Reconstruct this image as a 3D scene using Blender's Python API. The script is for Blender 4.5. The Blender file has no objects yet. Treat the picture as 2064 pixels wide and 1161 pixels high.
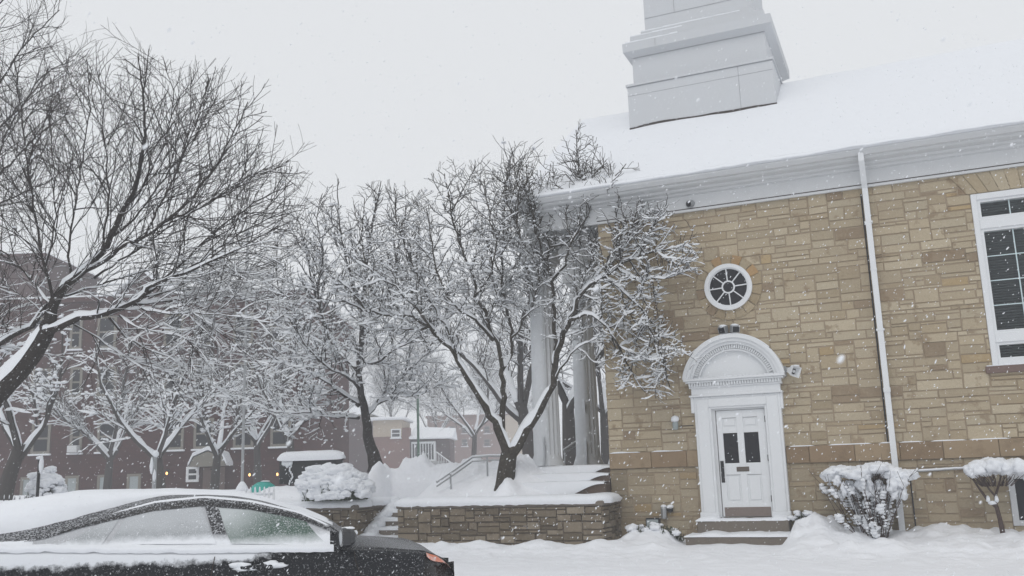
import bpy, math, random
import numpy as np
from mathutils import noise as mnoise, Vector

# ------------------------------------------------------------------ camera, world, sun, exposure
SC = bpy.context.scene
COL = SC.collection
HF, PITCH, ROLL = 58.0, 11.1, -1.87
EYE = np.array([0.0, 0.0, 1.75])
IW, IH = 2064, 1161
FPX = IW / 2 / math.tan(math.radians(HF) / 2)
_p, _r = math.radians(PITCH), math.radians(ROLL)
FW = np.array([0, math.cos(_p), math.sin(_p)])
_R0 = np.array([1.0, 0, 0]); _U0 = np.cross(_R0, FW)
RT = math.cos(_r) * _R0 + math.sin(_r) * _U0
UP = -math.sin(_r) * _R0 + math.cos(_r) * _U0
cd = bpy.data.cameras.new('camera'); cam = bpy.data.objects.new('camera', cd); COL.objects.link(cam)
cd.sensor_fit = 'HORIZONTAL'; cd.angle = math.radians(HF); cd.clip_start = 0.05; cd.clip_end = 3000
cd.dof.use_dof = True; cd.dof.focus_distance = 18.0; cd.dof.aperture_fstop = 11.0
from mathutils import Matrix
cam.matrix_world = Matrix(((RT[0], UP[0], -FW[0], EYE[0]), (RT[1], UP[1], -FW[1], EYE[1]), (RT[2], UP[2], -FW[2], EYE[2]), (0, 0, 0, 1)))
SC.camera = cam
SC.view_settings.view_transform = 'Standard'; SC.view_settings.look = 'None'
SC.view_settings.exposure = 0.0; SC.view_settings.gamma = 1.0
SC.cycles.volume_bounces = 2
SC.cycles.max_bounces = 8
SC.cycles.use_denoising = True
SUN_EL, SUN_AZ = 52.0, 200.0
w = bpy.data.worlds.new('World'); SC.world = w; w.use_nodes = True
nt = w.node_tree; nt.nodes.clear()
wo = nt.nodes.new('ShaderNodeOutputWorld'); bg = nt.nodes.new('ShaderNodeBackground')
sky = nt.nodes.new('ShaderNodeTexSky'); sky.sky_type = 'NISHITA'; sky.sun_disc = False
sky.sun_elevation = math.radians(SUN_EL); sky.sun_rotation = math.radians(SUN_AZ)
sky.air_density = 1.0; sky.dust_density = 6.0
hs = nt.nodes.new('ShaderNodeHueSaturation'); hs.inputs['Saturation'].default_value = 0.12
mx = nt.nodes.new('ShaderNodeMix'); mx.data_type = 'RGBA'; mx.inputs[0].default_value = 0.9
CLOUD = (8.3, 8.5, 8.75, 1)
nt.links.new(sky.outputs[0], hs.inputs['Color']); nt.links.new(hs.outputs[0], mx.inputs[6]); mx.inputs[7].default_value = CLOUD
nt.links.new(mx.outputs[2], bg.inputs[0]); bg.inputs[1].default_value = 0.1
nt.links.new(bg.outputs[0], wo.inputs[0])
sl = bpy.data.lights.new('sun', 'SUN'); sl.energy = 0.5; sl.angle = math.radians(25); sl.color = (1, .97, .93)
so = bpy.data.objects.new('sun', sl); COL.objects.link(so)
_a = math.radians(SUN_AZ); _e = math.radians(SUN_EL)
so.rotation_euler = Vector((-math.sin(_a) * math.cos(_e), -math.cos(_a) * math.cos(_e), -math.sin(_e))).to_track_quat('-Z', 'Y').to_euler()

rng = random.Random(7)
nrg = np.random.default_rng(11)

# ------------------------------------------------------------------ geometry helpers
def ray(px, py):
    d = FW * FPX + RT * (px - IW / 2) - UP * (py - IH / 2); return d / np.linalg.norm(d)
def at(px, py, Y):
    d = ray(px, py); return EYE + d * (Y / d[1])
# church frame: s along the wall (right), t out of the wall (towards the street), z up
CR = np.array([1.9197, 19.569, 0.0])
CU = np.array([0.92084548, -0.38992769, 0.0]); CN = np.array([-0.38992769, -0.92084548, 0.0])
def wl(s, t, z): return CR + CU * s + CN * t + np.array([0, 0, z])
def st(P): d = np.asarray(P) - CR; return float(d @ CU), float(d @ CN)
I3 = (np.zeros(3), np.array([1., 0, 0]), np.array([0, 1., 0]))
CH = (CR, CU, CN)

class MB:
    def __init__(s): s.v = []; s.f = []; s.c = []; s.n = 0
    def add(s, verts, faces, col=None):
        verts = np.asarray(verts, float).reshape(-1, 3); o = s.n
        s.v.append(verts); s.n += len(verts)
        for f in faces: s.f.append([i + o for i in f])
        if col is not None: s.c += [col] * len(faces)
    def addq(s, verts, quads):            # numpy quads
        o = s.n; s.v.append(np.asarray(verts, float)); s.n += len(verts)
        s.f += (np.asarray(quads) + o).tolist()
    def box(s, a, b, fr=I3, col=None, bev=0.0):
        x0, y0, z0 = a; x1, y1, z1 = b
        O, X, Y = fr; Z = np.array([0, 0, 1.])
        if bev:
            e = bev; P = []
            for z in (z0, z0 + e, z1 - e, z1):
                ie = e if z in (z0, z1) else 0
                for (x, y) in ((x0 + ie, y0 + e), (x0 + e, y0 + ie), (x1 - e, y0 + ie), (x1 - ie, y0 + e), (x1 - ie, y1 - e), (x1 - e, y1 - ie), (x0 + e, y1 - ie), (x0 + ie, y1 - e)):
                    P.append(O + X * x + Y * y + Z * z)
            F = [tuple(range(7, -1, -1)), tuple(range(24, 32))]
            for k in range(3):
                for i in range(8):
                    j = (i + 1) % 8; F.append((k * 8 + i, k * 8 + j, k * 8 + 8 + j, k * 8 + 8 + i))
        else:
            P = [O + X * x + Y * y + Z * z for z in (z0, z1) for (x, y) in ((x0, y0), (x1, y0), (x1, y1), (x0, y1))]
            F = [(3, 2, 1, 0), (4, 5, 6, 7), (0, 1, 5, 4), (1, 2, 6, 5), (2, 3, 7, 6), (3, 0, 4, 7)]
        s.add(P, F, col)
    def prism(s, poly, fn, d0, d1, col=None):   # poly 2-D, fn(x,y,d)->3-D
        n = len(poly)
        V = [fn(x, y, d0) for x, y in poly] + [fn(x, y, d1) for x, y in poly]
        F = [tuple(range(n))[::-1], tuple(range(n, 2 * n))] + [(i, (i + 1) % n, n + (i + 1) % n, n + i) for i in range(n)]
        s.add(V, F, col)
    def tube(s, P, r, n=6, cap=True):
        P = np.asarray(P, float); m = len(P); r = np.broadcast_to(np.asarray(r, float), (m,))
        T = np.empty_like(P); T[1:-1] = P[2:] - P[:-2]; T[0] = P[1] - P[0]; T[-1] = P[-1] - P[-2]
        T /= np.linalg.norm(T, axis=1)[:, None] + 1e-12
        mt = np.abs(T.mean(0)); ref = np.zeros(3); ref[int(np.argmin(mt))] = 1
        A = np.cross(T, ref); A /= np.linalg.norm(A, axis=1)[:, None] + 1e-12; B = np.cross(T, A)
        th = np.arange(n) * 2 * math.pi / n
        V = (P[:, None] + r[:, None, None] * (np.cos(th)[None, :, None] * A[:, None] + np.sin(th)[None, :, None] * B[:, None])).reshape(-1, 3)
        i = np.arange(m - 1)[:, None] * n; j = np.arange(n)[None]; k = (j + 1) % n
        Q = np.stack(np.broadcast_arrays(i + j, i + n + j, i + n + k, i + k), -1).reshape(-1, 4)
        o = s.n; s.addq(V, Q)
        if cap:
            s.f.append([o + x for x in range(n)]); s.f.append([o + (m - 1) * n + x for x in range(n)][::-1])
    def lathe(s, prof, c, n=16, axis=None):     # prof [(r,z)]
        V = []; F = []
        for (r, z) in prof:
            for k in range(n):
                a = 2 * math.pi * k / n; V.append((c[0] + r * math.cos(a), c[1] + r * math.sin(a), c[2] + z))
        for i in range(len(prof) - 1):
            for k in range(n):
                F.append((i * n + k, i * n + (k + 1) % n, (i + 1) * n + (k + 1) % n, (i + 1) * n + k))
        F.append(tuple(range(n))[::-1]); F.append(tuple((len(prof) - 1) * n + k for k in range(n)))
        s.add(V, F)
    def ico(s, c, rad, amp=0.18, sub=2, fr=I3, seed=0):
        V, F = ICO[sub]
        o_ = np.array([seed * 3.1, seed * 1.7, c[0]]); W = V * 1.6 + o_
        q = V * (1 + amp * np.array([mnoise.noise(Vector(v)) + .55 * mnoise.noise(Vector(v) * 2.6) for v in W.tolist()]))[:, None]
        rad = np.broadcast_to(np.asarray(rad, float), (3,)); q = q * rad
        O, X, Y = fr
        s.addq(np.asarray(c) + q[:, :1] * X + q[:, 1:2] * Y + q[:, 2:] * np.array([0, 0, 1.]), F)
    def build(s, name, mat, parent=None, smooth=False, origin=None):
        me = bpy.data.meshes.new(name)
        V = np.concatenate(s.v) if s.v else np.zeros((0, 3))
        if parent is not None: org = np.array(WLOC[parent.name])
        elif origin is not None: org = np.asarray(origin, float)
        else: org = np.array([V[:, 0].mean(), V[:, 1].mean(), V[:, 2].min()])
        me.from_pydata((V - org).tolist(), [], s.f)
        if smooth: me.polygons.foreach_set('use_smooth', [True] * len(me.polygons))
        if s.c:
            ca = me.color_attributes.new('tint', 'FLOAT_COLOR', 'CORNER')
            lt = np.empty(len(me.polygons), np.int32); me.polygons.foreach_get('loop_total', lt)
            cc = np.repeat(np.array([(c[0], c[1], c[2], 1) for c in s.c]), lt, axis=0)
            ca.data.foreach_set('color', cc.ravel())
        me.update(); me.materials.append(mat)
        o = bpy.data.objects.new(name, me); COL.objects.link(o)
        if parent is not None: o.parent = parent; WLOC[o.name] = WLOC[parent.name]
        else: o.location = org; WLOC[o.name] = org
        return o
WLOC = {}
def _ico(sub):
    import bmesh
    bm = bmesh.new(); bmesh.ops.create_icosphere(bm, subdivisions=sub, radius=1)
    V = np.array([v.co[:] for v in bm.verts]); F = np.array([[v.index for v in f.verts] for f in bm.faces]); bm.free()
    return V, F
ICO = {1: _ico(1), 2: _ico(2), 3: _ico(3)}
def thing(name, label, cat, loc, group=None, kind=None):
    o = bpy.data.objects.new(name, None); COL.objects.link(o); o.location = loc; o.empty_display_size = .2
    WLOC[o.name] = np.asarray(loc, float)
    return tag(o, label, cat, group, kind)
def tag(o, label=None, cat=None, group=None, kind=None):
    if label: o['label'] = label
    if cat: o['category'] = cat
    if group: o['group'] = group
    if kind: o['kind'] = kind
    return o
def fbm(x, y, z=0.0, sc=1.0, oc=3):
    v = 0; a = 1
    for _ in range(oc):
        v += a * mnoise.noise(Vector((x * sc, y * sc, z))); sc *= 2.1; a *= .5
    return v
def sstep(a, b, x):
    t = np.clip((x - a) / (b - a), 0, 1); return t * t * (3 - 2 * t)

# ------------------------------------------------------------------ materials
def mat(name, base=(.5, .5, .5), rough=.7, spec=.3, noise=None, bump=None, attr=False, metal=0.0, ramp=None, coat=0.0):
    m = bpy.data.materials.new(name); m.use_nodes = True; N = m.node_tree; L = N.links.new
    b = N.nodes['Principled BSDF']; b.inputs['Roughness'].default_value = rough
    b.inputs['Specular IOR Level'].default_value = spec; b.inputs['Metallic'].default_value = metal
    b.inputs['Coat Weight'].default_value = coat
    b.inputs['Base Color'].default_value = (*base, 1)
    tc = N.nodes.new('ShaderNodeTexCoord'); src = None
    if attr:
        at_ = N.nodes.new('ShaderNodeVertexColor'); at_.layer_name = 'tint'; src = at_.outputs[0]
    for (sc, amt, c2, lo, hi) in (noise or []):
        nz = N.nodes.new('ShaderNodeTexNoise'); nz.inputs['Scale'].default_value = sc; nz.inputs['Detail'].default_value = 5
        nz.inputs['Roughness'].default_value = .65
        L(tc.outputs['Object'], nz.inputs['Vector'])
        mr = N.nodes.new('ShaderNodeMapRange'); mr.inputs[1].default_value = lo; mr.inputs[2].default_value = hi; mr.inputs[4].default_value = amt
        L(nz.outputs[0], mr.inputs[0])
        x = N.nodes.new('ShaderNodeMix'); x.data_type = 'RGBA'; L(mr.outputs[0], x.inputs[0])
        if src is None: x.inputs[6].default_value = (*base, 1)
        else: L(src, x.inputs[6])
        x.inputs[7].default_value = (*c2, 1); src = x.outputs[2]
    if src is not None: L(src, b.inputs['Base Color'])
    prev = None
    for (sc, dist, strn) in (bump or []):
        nz = N.nodes.new('ShaderNodeTexNoise'); nz.inputs['Scale'].default_value = sc; nz.inputs['Detail'].default_value = 4
        L(tc.outputs['Object'], nz.inputs['Vector'])
        bp = N.nodes.new('ShaderNodeBump'); bp.inputs['Distance'].default_value = dist; bp.inputs['Strength'].default_value = strn
        L(nz.outputs[0], bp.inputs['Height'])
        if prev: L(prev, bp.inputs['Normal'])
        prev = bp.outputs[0]
    if prev: L(prev, b.inputs['Normal'])
    return m
SNOWC = (.79, .81, .845)
M_snow = mat('snow', SNOWC, .65, .2, bump=[(6, .03, .5), (45, .006, .5)])
M_snowg = mat('snow_ground', (.83, .845, .88), .65, .2, bump=[(1.1, .10, .6), (5, .05, .6), (30, .01, .6)])
M_snowt = mat('snow_tree', (.80, .82, .85), .7, .1)
M_stone = mat('limestone', rough=.9, spec=.15, attr=True, noise=[(2.6, .6, (.22, .155, .095), .59, .66), (.55, .35, (.30, .235, .165), .45, .7), (38, .35, (.22, .165, .105), .5, .75), (9, .3, (.52, .44, .31), .55, .75)], bump=[(14, .02, .7), (70, .006, .7)])
M_rstone = mat('weathered_fieldstone', rough=.95, spec=.1, attr=True, noise=[(4, .6, (.11, .085, .06), .5, .7), (40, .5, (.30, .25, .19), .55, .75), (22, .85, SNOWC, .66, .70)], bump=[(10, .04, .9), (50, .01, .8)])
M_mortar = mat('mortar', (.33, .265, .19), .95, .1, bump=[(60, .005, .6)])
M_course = mat('brownstone', rough=.9, spec=.15, attr=True, noise=[(5, .5, (.15, .105, .065), .5, .7), (60, .3, (.36, .3, .22), .55, .75)], bump=[(60, .006, .7)])
M_white = mat('white_paint', (.72, .735, .75), .5, .35, noise=[(6, .25, (.62, .64, .66), .5, .8)], bump=[(25, .003, .3)])
M_trim = mat('grey_white_trim', (.60, .61, .62), .55, .3, noise=[(3, .35, (.5, .51, .52), .45, .75)])
M_steeple = mat('steeple_metal', (.56, .575, .595), .5, .4, noise=[(1.2, .35, (.56, .59, .62), .45, .7), (30, .2, (.72, .74, .78), .6, .8)])
M_seam = mat('dark_seam', (.05, .04, .035), .8)
M_glass = mat('dark_glass', (.012, .012, .016), .15, .22)
M_bark = mat('dark_bark', (.042, .036, .033), .9, .1, noise=[(25, .6, (.085, .075, .068), .5, .7), (34, .75, SNOWC, .63, .68)], bump=[(40, .012, .8)])
M_bark3 = mat('magnolia_bark', (.047, .040, .032), .9, .1, noise=[(18, .6, (.13, .115, .095), .5, .68), (30, .75, SNOWC, .645, .69)], bump=[(40, .012, .8)])
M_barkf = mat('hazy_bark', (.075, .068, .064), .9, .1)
M_iron = mat('black_iron', (.025, .025, .027), .5, .4)
M_steel = mat('galvanised_steel', (.36, .37, .38), .4, .5, metal=.6)
M_rcore = mat('dark_mortar', (.13, .105, .08), .95, .1, noise=[(20, .8, SNOWC, .62, .68)])
M_concrete = mat('concrete', (.18, .155, .13), .9, .15, noise=[(8, .5, (.15, .13, .11), .45, .7), (50, .4, (.7, .72, .74), .62, .7)], bump=[(50, .006, .6)])
M_brown = mat('brown_sill', (.17, .12, .105), .8, .2, noise=[(20, .4, (.24, .18, .15), .5, .75)])
M_signblk = mat('black_panel', (.012, .013, .015), .3, .5)
M_teal = mat('teal_cover', (.05, .36, .31), .6, .3, noise=[(14, .35, (.2, .45, .42), .5, .75)])
M_greenpost = mat('green_post', (.06, .13, .09), .6, .3)
M_beige = mat('beige_siding', (.42, .35, .27), .8, .2)
M_cement = mat('grey_foundation', (.3, .3, .3), .9, .1)
def mat_brick(name, c1, c2, mc, sc):
    m = mat(name, c1, .9, .1); N = m.node_tree; L = N.links.new
    bt = N.nodes.new('ShaderNodeTexBrick'); tc = N.nodes.new('ShaderNodeTexCoord'); mp = N.nodes.new('ShaderNodeMapping')
    mp.inputs['Rotation'].default_value = (math.radians(90), 0, 0)
    L(tc.outputs['Object'], mp.inputs[0]); L(mp.outputs[0], bt.inputs[0])
    bt.inputs['Color1'].default_value = (*c1, 1); bt.inputs['Color2'].default_value = (*c2, 1); bt.inputs['Mortar'].default_value = (*mc, 1)
    bt.inputs['Scale'].default_value = sc; bt.inputs['Mortar Size'].default_value = .012; bt.inputs['Row Height'].default_value = .25; bt.inputs['Brick Width'].default_value = .7
    nz = N.nodes.new('ShaderNodeTexNoise'); nz.inputs['Scale'].default_value = .35; L(tc.outputs['Object'], nz.inputs[0])
    x = N.nodes.new('ShaderNodeMix'); x.data_type = 'RGBA'; x.inputs[7].default_value = (c1[0] * .55, c1[1] * .6, c1[2] * .65, 1)
    mr = N.nodes.new('ShaderNodeMapRange'); mr.inputs[1].default_value = .4; mr.inputs[2].default_value = .7; mr.inputs[4].default_value = .6; L(nz.outputs[0], mr.inputs[0])
    L(mr.outputs[0], x.inputs[0]); L(bt.outputs[0], x.inputs[6]); L(x.outputs[2], N.nodes['Principled BSDF'].inputs['Base Color'])
    return m
M_brick = mat_brick('dark_red_brick', (.082, .032, .028), (.058, .025, .023), (.075, .06, .055), 3.0)
M_brick2 = mat_brick('orange_brick', (.21, .10, .078), (.165, .082, .066), (.2, .165, .14), 3.0)
M_lime = mat('pale_window_stone', (.22, .205, .175), .9, .1)
M_paneblue = mat('pale_blind_pane', (.33, .37, .38), .3, .4)

# ------------------------------------------------------------------ ground
def axis(parts):
    out = []
    for a, b, d in parts: out += list(np.arange(a, b, d))
    out.append(parts[-1][1]); return np.array(out)
def ground_h(s, t):
    z = .15 + .1 * (1 - sstep(1.0, 4.5, t))
    n = fbm(s, t, .3, .8)
    z += .03 * n
    bank = 0
    # snow thrown up along the church wall, cleared in front of the door steps
    if t < 4:
        pr = math.exp(-((max(t, 0) / 1.0) ** 2))
        pr2 = math.exp(-((t - .9) / .55) ** 2)
        hL = .13 * sstep(.0, .5, s) * (1 - sstep(1.15, 1.7, s))
        hR = .40 * sstep(3.45, 3.75, s) * (1 - .45 * sstep(4.1, 4.7, s))
        bank = (hL + hR) * pr + (.18 * sstep(3.45, 3.7, s) * (1 - sstep(4.2, 5.2, s)) + .15 * sstep(.2, .6, s) * (1 - sstep(1.2, 1.75, s))) * pr2
        bank *= 1 + .5 * fbm(s, t, 5.5, 2.2) + .22 * fbm(s, t, 1.5, 6, 2)
        # ploughed lumps along the retaining wall
        rw = math.exp(-((t - 2.0) / .5) ** 2) * sstep(-9, -5, s) * (1 - sstep(1.4, 1.9, s)) * (.12 + .10 * fbm(s, t, 9, 1.6))
        bank += max(0, rw)
        rw2 = math.exp(-((t - 1.9) / .55) ** 2) * sstep(3.4, 3.9, s) * .13 * (1 + fbm(s, t, 3, 1.8))
        bank += max(0, rw2)
    # faint wheel ruts across the street
    z -= .035 * math.exp(-((t - 5.2 - .15 * math.sin(s * .4)) / .35) ** 2) + .03 * math.exp(-((t - 6.7) / .3) ** 2)
    tr_ = .034 * math.exp(-((t - 2.6) / .9) ** 2) * fbm(s, t, 6, 5.5, 2)
    return z + bank + tr_ + .012 * fbm(s, t, 2, 4.5, 2)
def sheet(name, S, T, hf, m, kind='structure', skirt=None):
    P = np.array([wl(s, t, hf(s, t)) for s in S for t in T]); ns, ntt = len(S), len(T)
    i = np.arange(ns - 1)[:, None] * ntt; j = np.arange(ntt - 1)[None]
    Q = np.stack([i + j, i + j + 1, i + ntt + j + 1, i + ntt + j], -1).reshape(-1, 4)[:, ::-1]
    mb = MB(); mb.addq(P, Q)
    o = mb.build(name, m, smooth=True, origin=(0, 0, 0)); o['kind'] = kind; return o
S = axis([(-900, -100, 100), (-100, -20, 8), (-20, -8, .6), (-8, 11, .07), (11, 20, .6), (20, 100, 8), (100, 900, 100)])
T = axis([(-900, -100, 100), (-100, -10, 10), (-10, -.3, .8), (-.3, 8, .07), (8, 25, .5), (25, 100, 8), (100, 900, 100)])
sheet('ground', S, T, ground_h, M_snowg)
# terrace: the raised lawn behind the retaining wall
GAP0, GAP1 = -5.40, -4.38
WT = 1.2                                    # front face of the retaining wall
piles = []
def pile(px, py, Y, a, sx, sy): P = at(px, py, Y); piles.append((P[0], P[1], a, sx, sy))
pile(820, 960, 22.0, .62, .50, .5); pile(783, 960, 22.0, .38, .45, .6); pile(852, 960, 22.2, .30, .50, .55); pile(880, 965, 21.6, .16, .5, .5)
pile(755, 960, 21.6, .20, .5, .5); pile(938, 960, 22.2, .32, .5, .5); pile(985, 965, 22.0, .28, .45, .5); pile(905, 970, 21.8, .15, .5, .5)
pile(1022, 975, 19.75, .28, .22, .25); pile(1075, 965, 21.0, .26, .45, .5)
for (q1, q2, a_) in ((-2.15, .45, .16), (-2.1, .1, .22), (-2.1, -.25, .20)):
    P = wl(q1, q2, 0); piles.append((P[0], P[1], a_, .30, .22))
def terr_h(s, t):
    P = wl(s, t, 0)
    z = 1.16 + .2 * sstep(.8, -.6, t) if t > -.6 else 1.36
    if t < -6: z -= .25 * sstep(-6, -25, t)
    z += .025 * fbm(s, t, 1.3, 1.1)
    g = 0
    if -5 < t < 1 and s > -9:
        for (x, y, a, sx, sy) in piles:
            e = ((P[0] - x) / sx) ** 2 + ((P[1] - y) / sy) ** 2
            if e < 9: g += a * math.exp(-e)
        g *= 1 + .35 * fbm(s, t, 4.2, 2.6) + .12 * fbm(s, t, 7.7, 7, 2)
        z += .36 * sstep(-.95, -1.7, s) * sstep(.8, -.2, t) * (1 + .3 * fbm(s, t, 2, 2)) * (1 - sstep(-2.6, -4, s) * .6) if t > -2.5 else 0
        z -= .22 * sstep(-1.4, -.6, s) * sstep(.9, .3, t)
    gm = sstep(GAP0 - .35, GAP0 - .05, s) * (1 - sstep(GAP1 + .05, GAP1 + .35, s)) * sstep(-.9, -.4, t)
    z = max(z + g * (1 - gm), .9)
    if GAP0 - .03 < s < GAP1 + .03 and t > -.42: z = .2
    return z
S = axis([(-300, -80, 40), (-80, -20, 4), (-20, -9, .4), (-9, -.02, .055)])
T = axis([(-400, -60, 40), (-60, -8, 3), (-8, -4, .3), (-4, WT - .06, .055)])
def terr_cut(s, t):      # stair gap in the terrace edge
    return terr_h(s, t)
class _T: pass
P = np.array([wl(s, t, terr_h(s, t)) for s in S for t in T]); ns, ntt = len(S), len(T)
mb = MB(); Q = []
for i in range(ns - 1):
    for j in range(ntt - 1):
        sc_, tc_ = (S[i] + S[i + 1]) / 2, (T[j] + T[j + 1]) / 2
        a = i * ntt + j; Q.append((a + ntt, a + ntt + 1, a + 1, a))
mb.addq(P, Q); o = mb.build('terrace_lawn', M_snowg, smooth=True, origin=(0, 0, 0)); o['kind'] = 'structure'

# ------------------------------------------------------------------ ashlar
PAL = [((.43, .362, .257), 36), ((.455, .39, .283), 28), ((.41, .342, .24), 24), ((.37, .302, .205), 9), ((.285, .22, .15), 5), ((.41, .31, .18), 1.2)]
def pick(pal):
    c = rng.choices([p[0] for p in pal], [p[1] for p in pal])[0]; k = rng.uniform(.9, 1.1)
    return tuple(x * k for x in c)
def ashlar(mb, x0, x1, z0, z1, fn, holes=(), um=.086, pal=PAL, stain=None, wmin=3, wmax=9, gap=.012, dep=.014):
    nx = int(round((x1 - x0) / um)); nz = int(round((z1 - z0) / um))
    xs = x0 + (x1 - x0) * np.arange(nx + 1) / nx; zs = z0 + (z1 - z0) * np.arange(nz + 1) / nz
    xs[1:-1] += nrg.uniform(-.03, .03, nx - 1); zs[1:-1] += nrg.uniform(-.022, .022, nz - 1)
    occ = np.zeros((nz, nx), bool)
    for k in range(nz):
        for i in range(nx):
            if occ[k, i]: continue
            h = rng.choices((1, 2, 3), (36, 56, 8))[0]; wd = rng.randint(wmin, wmax)
            if h == 1: wd = max(2, wd - 1)
            if h == 3: wd = max(4, min(wd, 7))
            n = 0
            while n < wd and i + n < nx and not occ[k, i + n]: n += 1
            if i + n < nx and not occ[k, i + n] and (i + n + 1 >= nx or occ[k, i + n + 1]): n += 1
            h = min(h, nz - k)
            occ[k:k + h, i:i + n] = True
            a, b, c, d = xs[i] + gap / 2, xs[i + n] - gap / 2, zs[k] + gap / 2, zs[k + h] - gap / 2
            rects = [(a, b, c, d)]
            for (hx0, hx1, hz0, hz1) in holes:
                out = []
                for (a, b, c, d) in rects:
                    if b <= hx0 or a >= hx1 or d <= hz0 or c >= hz1: out.append((a, b, c, d)); continue
                    if a < hx0 - .03: out.append((a, hx0, c, d))
                    if b > hx1 + .03: out.append((hx1, b, c, d))
                    aa, bb = max(a, hx0), min(b, hx1)
                    if c < hz0 - .03: out.append((aa, bb, c, hz0))
                    if d > hz1 + .03: out.append((aa, bb, hz1, d))
                rects = out
            col = pick(pal)
            for (a, b, c, d) in rects:
                cc = stain((a + b) / 2, (c + d) / 2, col) if stain else col
                e = .009; tt = rng.uniform(0, dep)
                j = lambda: rng.uniform(-.008, .010)
                V = [fn(a, c, -.02), fn(b, c, -.02), fn(b, d, -.02), fn(a, d, -.02),
                     fn(a + e + j(), c + e + j(), tt), fn(b - e + j(), c + e + j(), tt), fn(b - e + j(), d - e + j(), tt), fn(a + e + j(), d - e + j(), tt)]
                mb.add(V, [(4, 5, 6, 7), (0, 1, 5, 4), (1, 2, 6, 5), (2, 3, 7, 6), (3, 0, 4, 7)], cc)
front = lambda a, z, t: wl(a, t, z)

# ------------------------------------------------------------------ church
CW = 15.0
church = thing('church', 'tan limestone church with white cornice, columned porch and snow covered roof', 'church', wl(3, -4, .2))
holes = [(7.30, 9.2, 3.30, 6.52), (7.3, 8.5, .5, 1.40), (11.3, 13.2, 3.30, 6.52)]
mb = MB()
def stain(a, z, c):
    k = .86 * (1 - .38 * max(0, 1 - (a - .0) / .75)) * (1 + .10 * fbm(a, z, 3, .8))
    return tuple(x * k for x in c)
ashlar(mb, 0, CW, 2.005, 6.95, front, holes)
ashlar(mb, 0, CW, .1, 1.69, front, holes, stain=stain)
wall_o = mb.build('wall', M_stone, church)
mb = MB()
mb.box((0.004, -.4, .0), (7.30, -.006, 6.95), CH); mb.box((9.2, -.4, 0), (11.3, -.006, 6.95), CH); mb.box((13.2, -.4, 0), (CW, -.006, 6.95), CH)
mb.box((7.30, -.4, 0), (9.2, -.012, .5), CH); mb.box((8.5, -.4, .5), (9.2, -.012, 1.4), CH); mb.box((7.30, -.4, 1.4), (9.2, -.012, 3.3), CH)
mb.box((7.30, -.4, 6.52), (9.2, -.006, 6.95), CH); mb.box((11.3, -.4, 0), (13.2, -.012, 3.3), CH); mb.box((11.3, -.4, 6.52), (13.2, -.006, 6.95), CH)
mb.build('mortar_bed', M_mortar, church)
# front (end) wall and back walls, same stone
mb = MB()
ashlar(mb, -10.2, -.0, .1, 6.95, lambda a, z, t: wl(-t, a, z))
mb.build('end_wall', M_stone, church)
mb = MB(); mb.box((.0, -10.2, 0), (.36, -.41, 6.95), CH); mb.box((.36, -10.2, 0), (CW, -9.8, 6.95), CH); mb.box((CW - .4, -9.8, 0), (CW, -.41, 6.95), CH)
mb.build('wall_core', M_mortar, church)
# string course
mb = MB(); a = 0.0
PC = [((.27, .195, .125), 5), ((.23, .165, .105), 4), ((.31, .235, .155), 3)]
while a < CW:
    b = min(a + rng.uniform(.62, .95), CW)
    if CW - b < .4: b = CW
    for (a2, b2) in ((a, min(b, 1.86)), (max(a, 3.56), b)):
        if b2 - a2 < .05: continue
        mb.box((a2 + .004, -.02, 1.692), (b2 - .004, .05 + rng.uniform(0, .006), 2.003), CH, pick(PC), bev=.006)
    a = b
mb.build('string_course', M_course, church)
mb = MB()
x = 0.0
while x < CW:
    if 1.5 < x < 3.6: x = 3.62
    n = rng.randint(5, 14); L_ = n * .06
    if x < 1.86: L_ = min(L_, 1.86 - x)
    xs = np.linspace(x, x + L_, n); hh = [.0 if i in (0, n - 1) else .012 + .02 * max(0, mnoise.noise(Vector((q * 2.3, 1, 0)))) for i, q in enumerate(xs)]
    for i in range(n - 1):
        mb.add([wl(xs[i], -.0, 2.004), wl(xs[i], .052, 2.004), wl(xs[i], .045, 2.004 + hh[i]), wl(xs[i], 0, 2.006 + hh[i] * 1.4),
                wl(xs[i + 1], -.0, 2.004), wl(xs[i + 1], .052, 2.004), wl(xs[i + 1], .045, 2.004 + hh[i + 1]), wl(xs[i + 1], 0, 2.006 + hh[i + 1] * 1.4)],
               [(1, 5, 6, 2), (2, 6, 7, 3)])
    x += L_ + (rng.uniform(0, .12) if rng.random() < .8 else rng.uniform(.2, .5))
mb.build('ledge_snow', M_snowt, church, smooth=True)
# entablature: frieze, mouldings and gutter run on over the porch
E0 = -1.75
prof = [(.0, 6.93), (.07, 6.93), (.07, 6.975), (.045, 6.985), (.045, 7.28), (.10, 7.30), (.12, 7.335), (.20, 7.36), (.22, 7.40), (.33, 7.425), (.36, 7.45), (.36, 7.475), (.42, 7.49), (.47, 7.56), (.47, 7.60), (.2, 7.60), (.0, 7.6)]
mb = MB(); mb.prism([(t, z) for t, z in prof], lambda t, z, s: wl(s, t, z), E0, CW + .4)
mb.box((E0, -10.2, 6.95), (-.03, -.01, 7.58), CH)      # porch ceiling beam block
mb.build('cornice', M_trim, church)
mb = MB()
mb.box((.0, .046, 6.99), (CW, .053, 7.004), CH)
mb.build('shadow_gap', M_seam, church)
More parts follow.
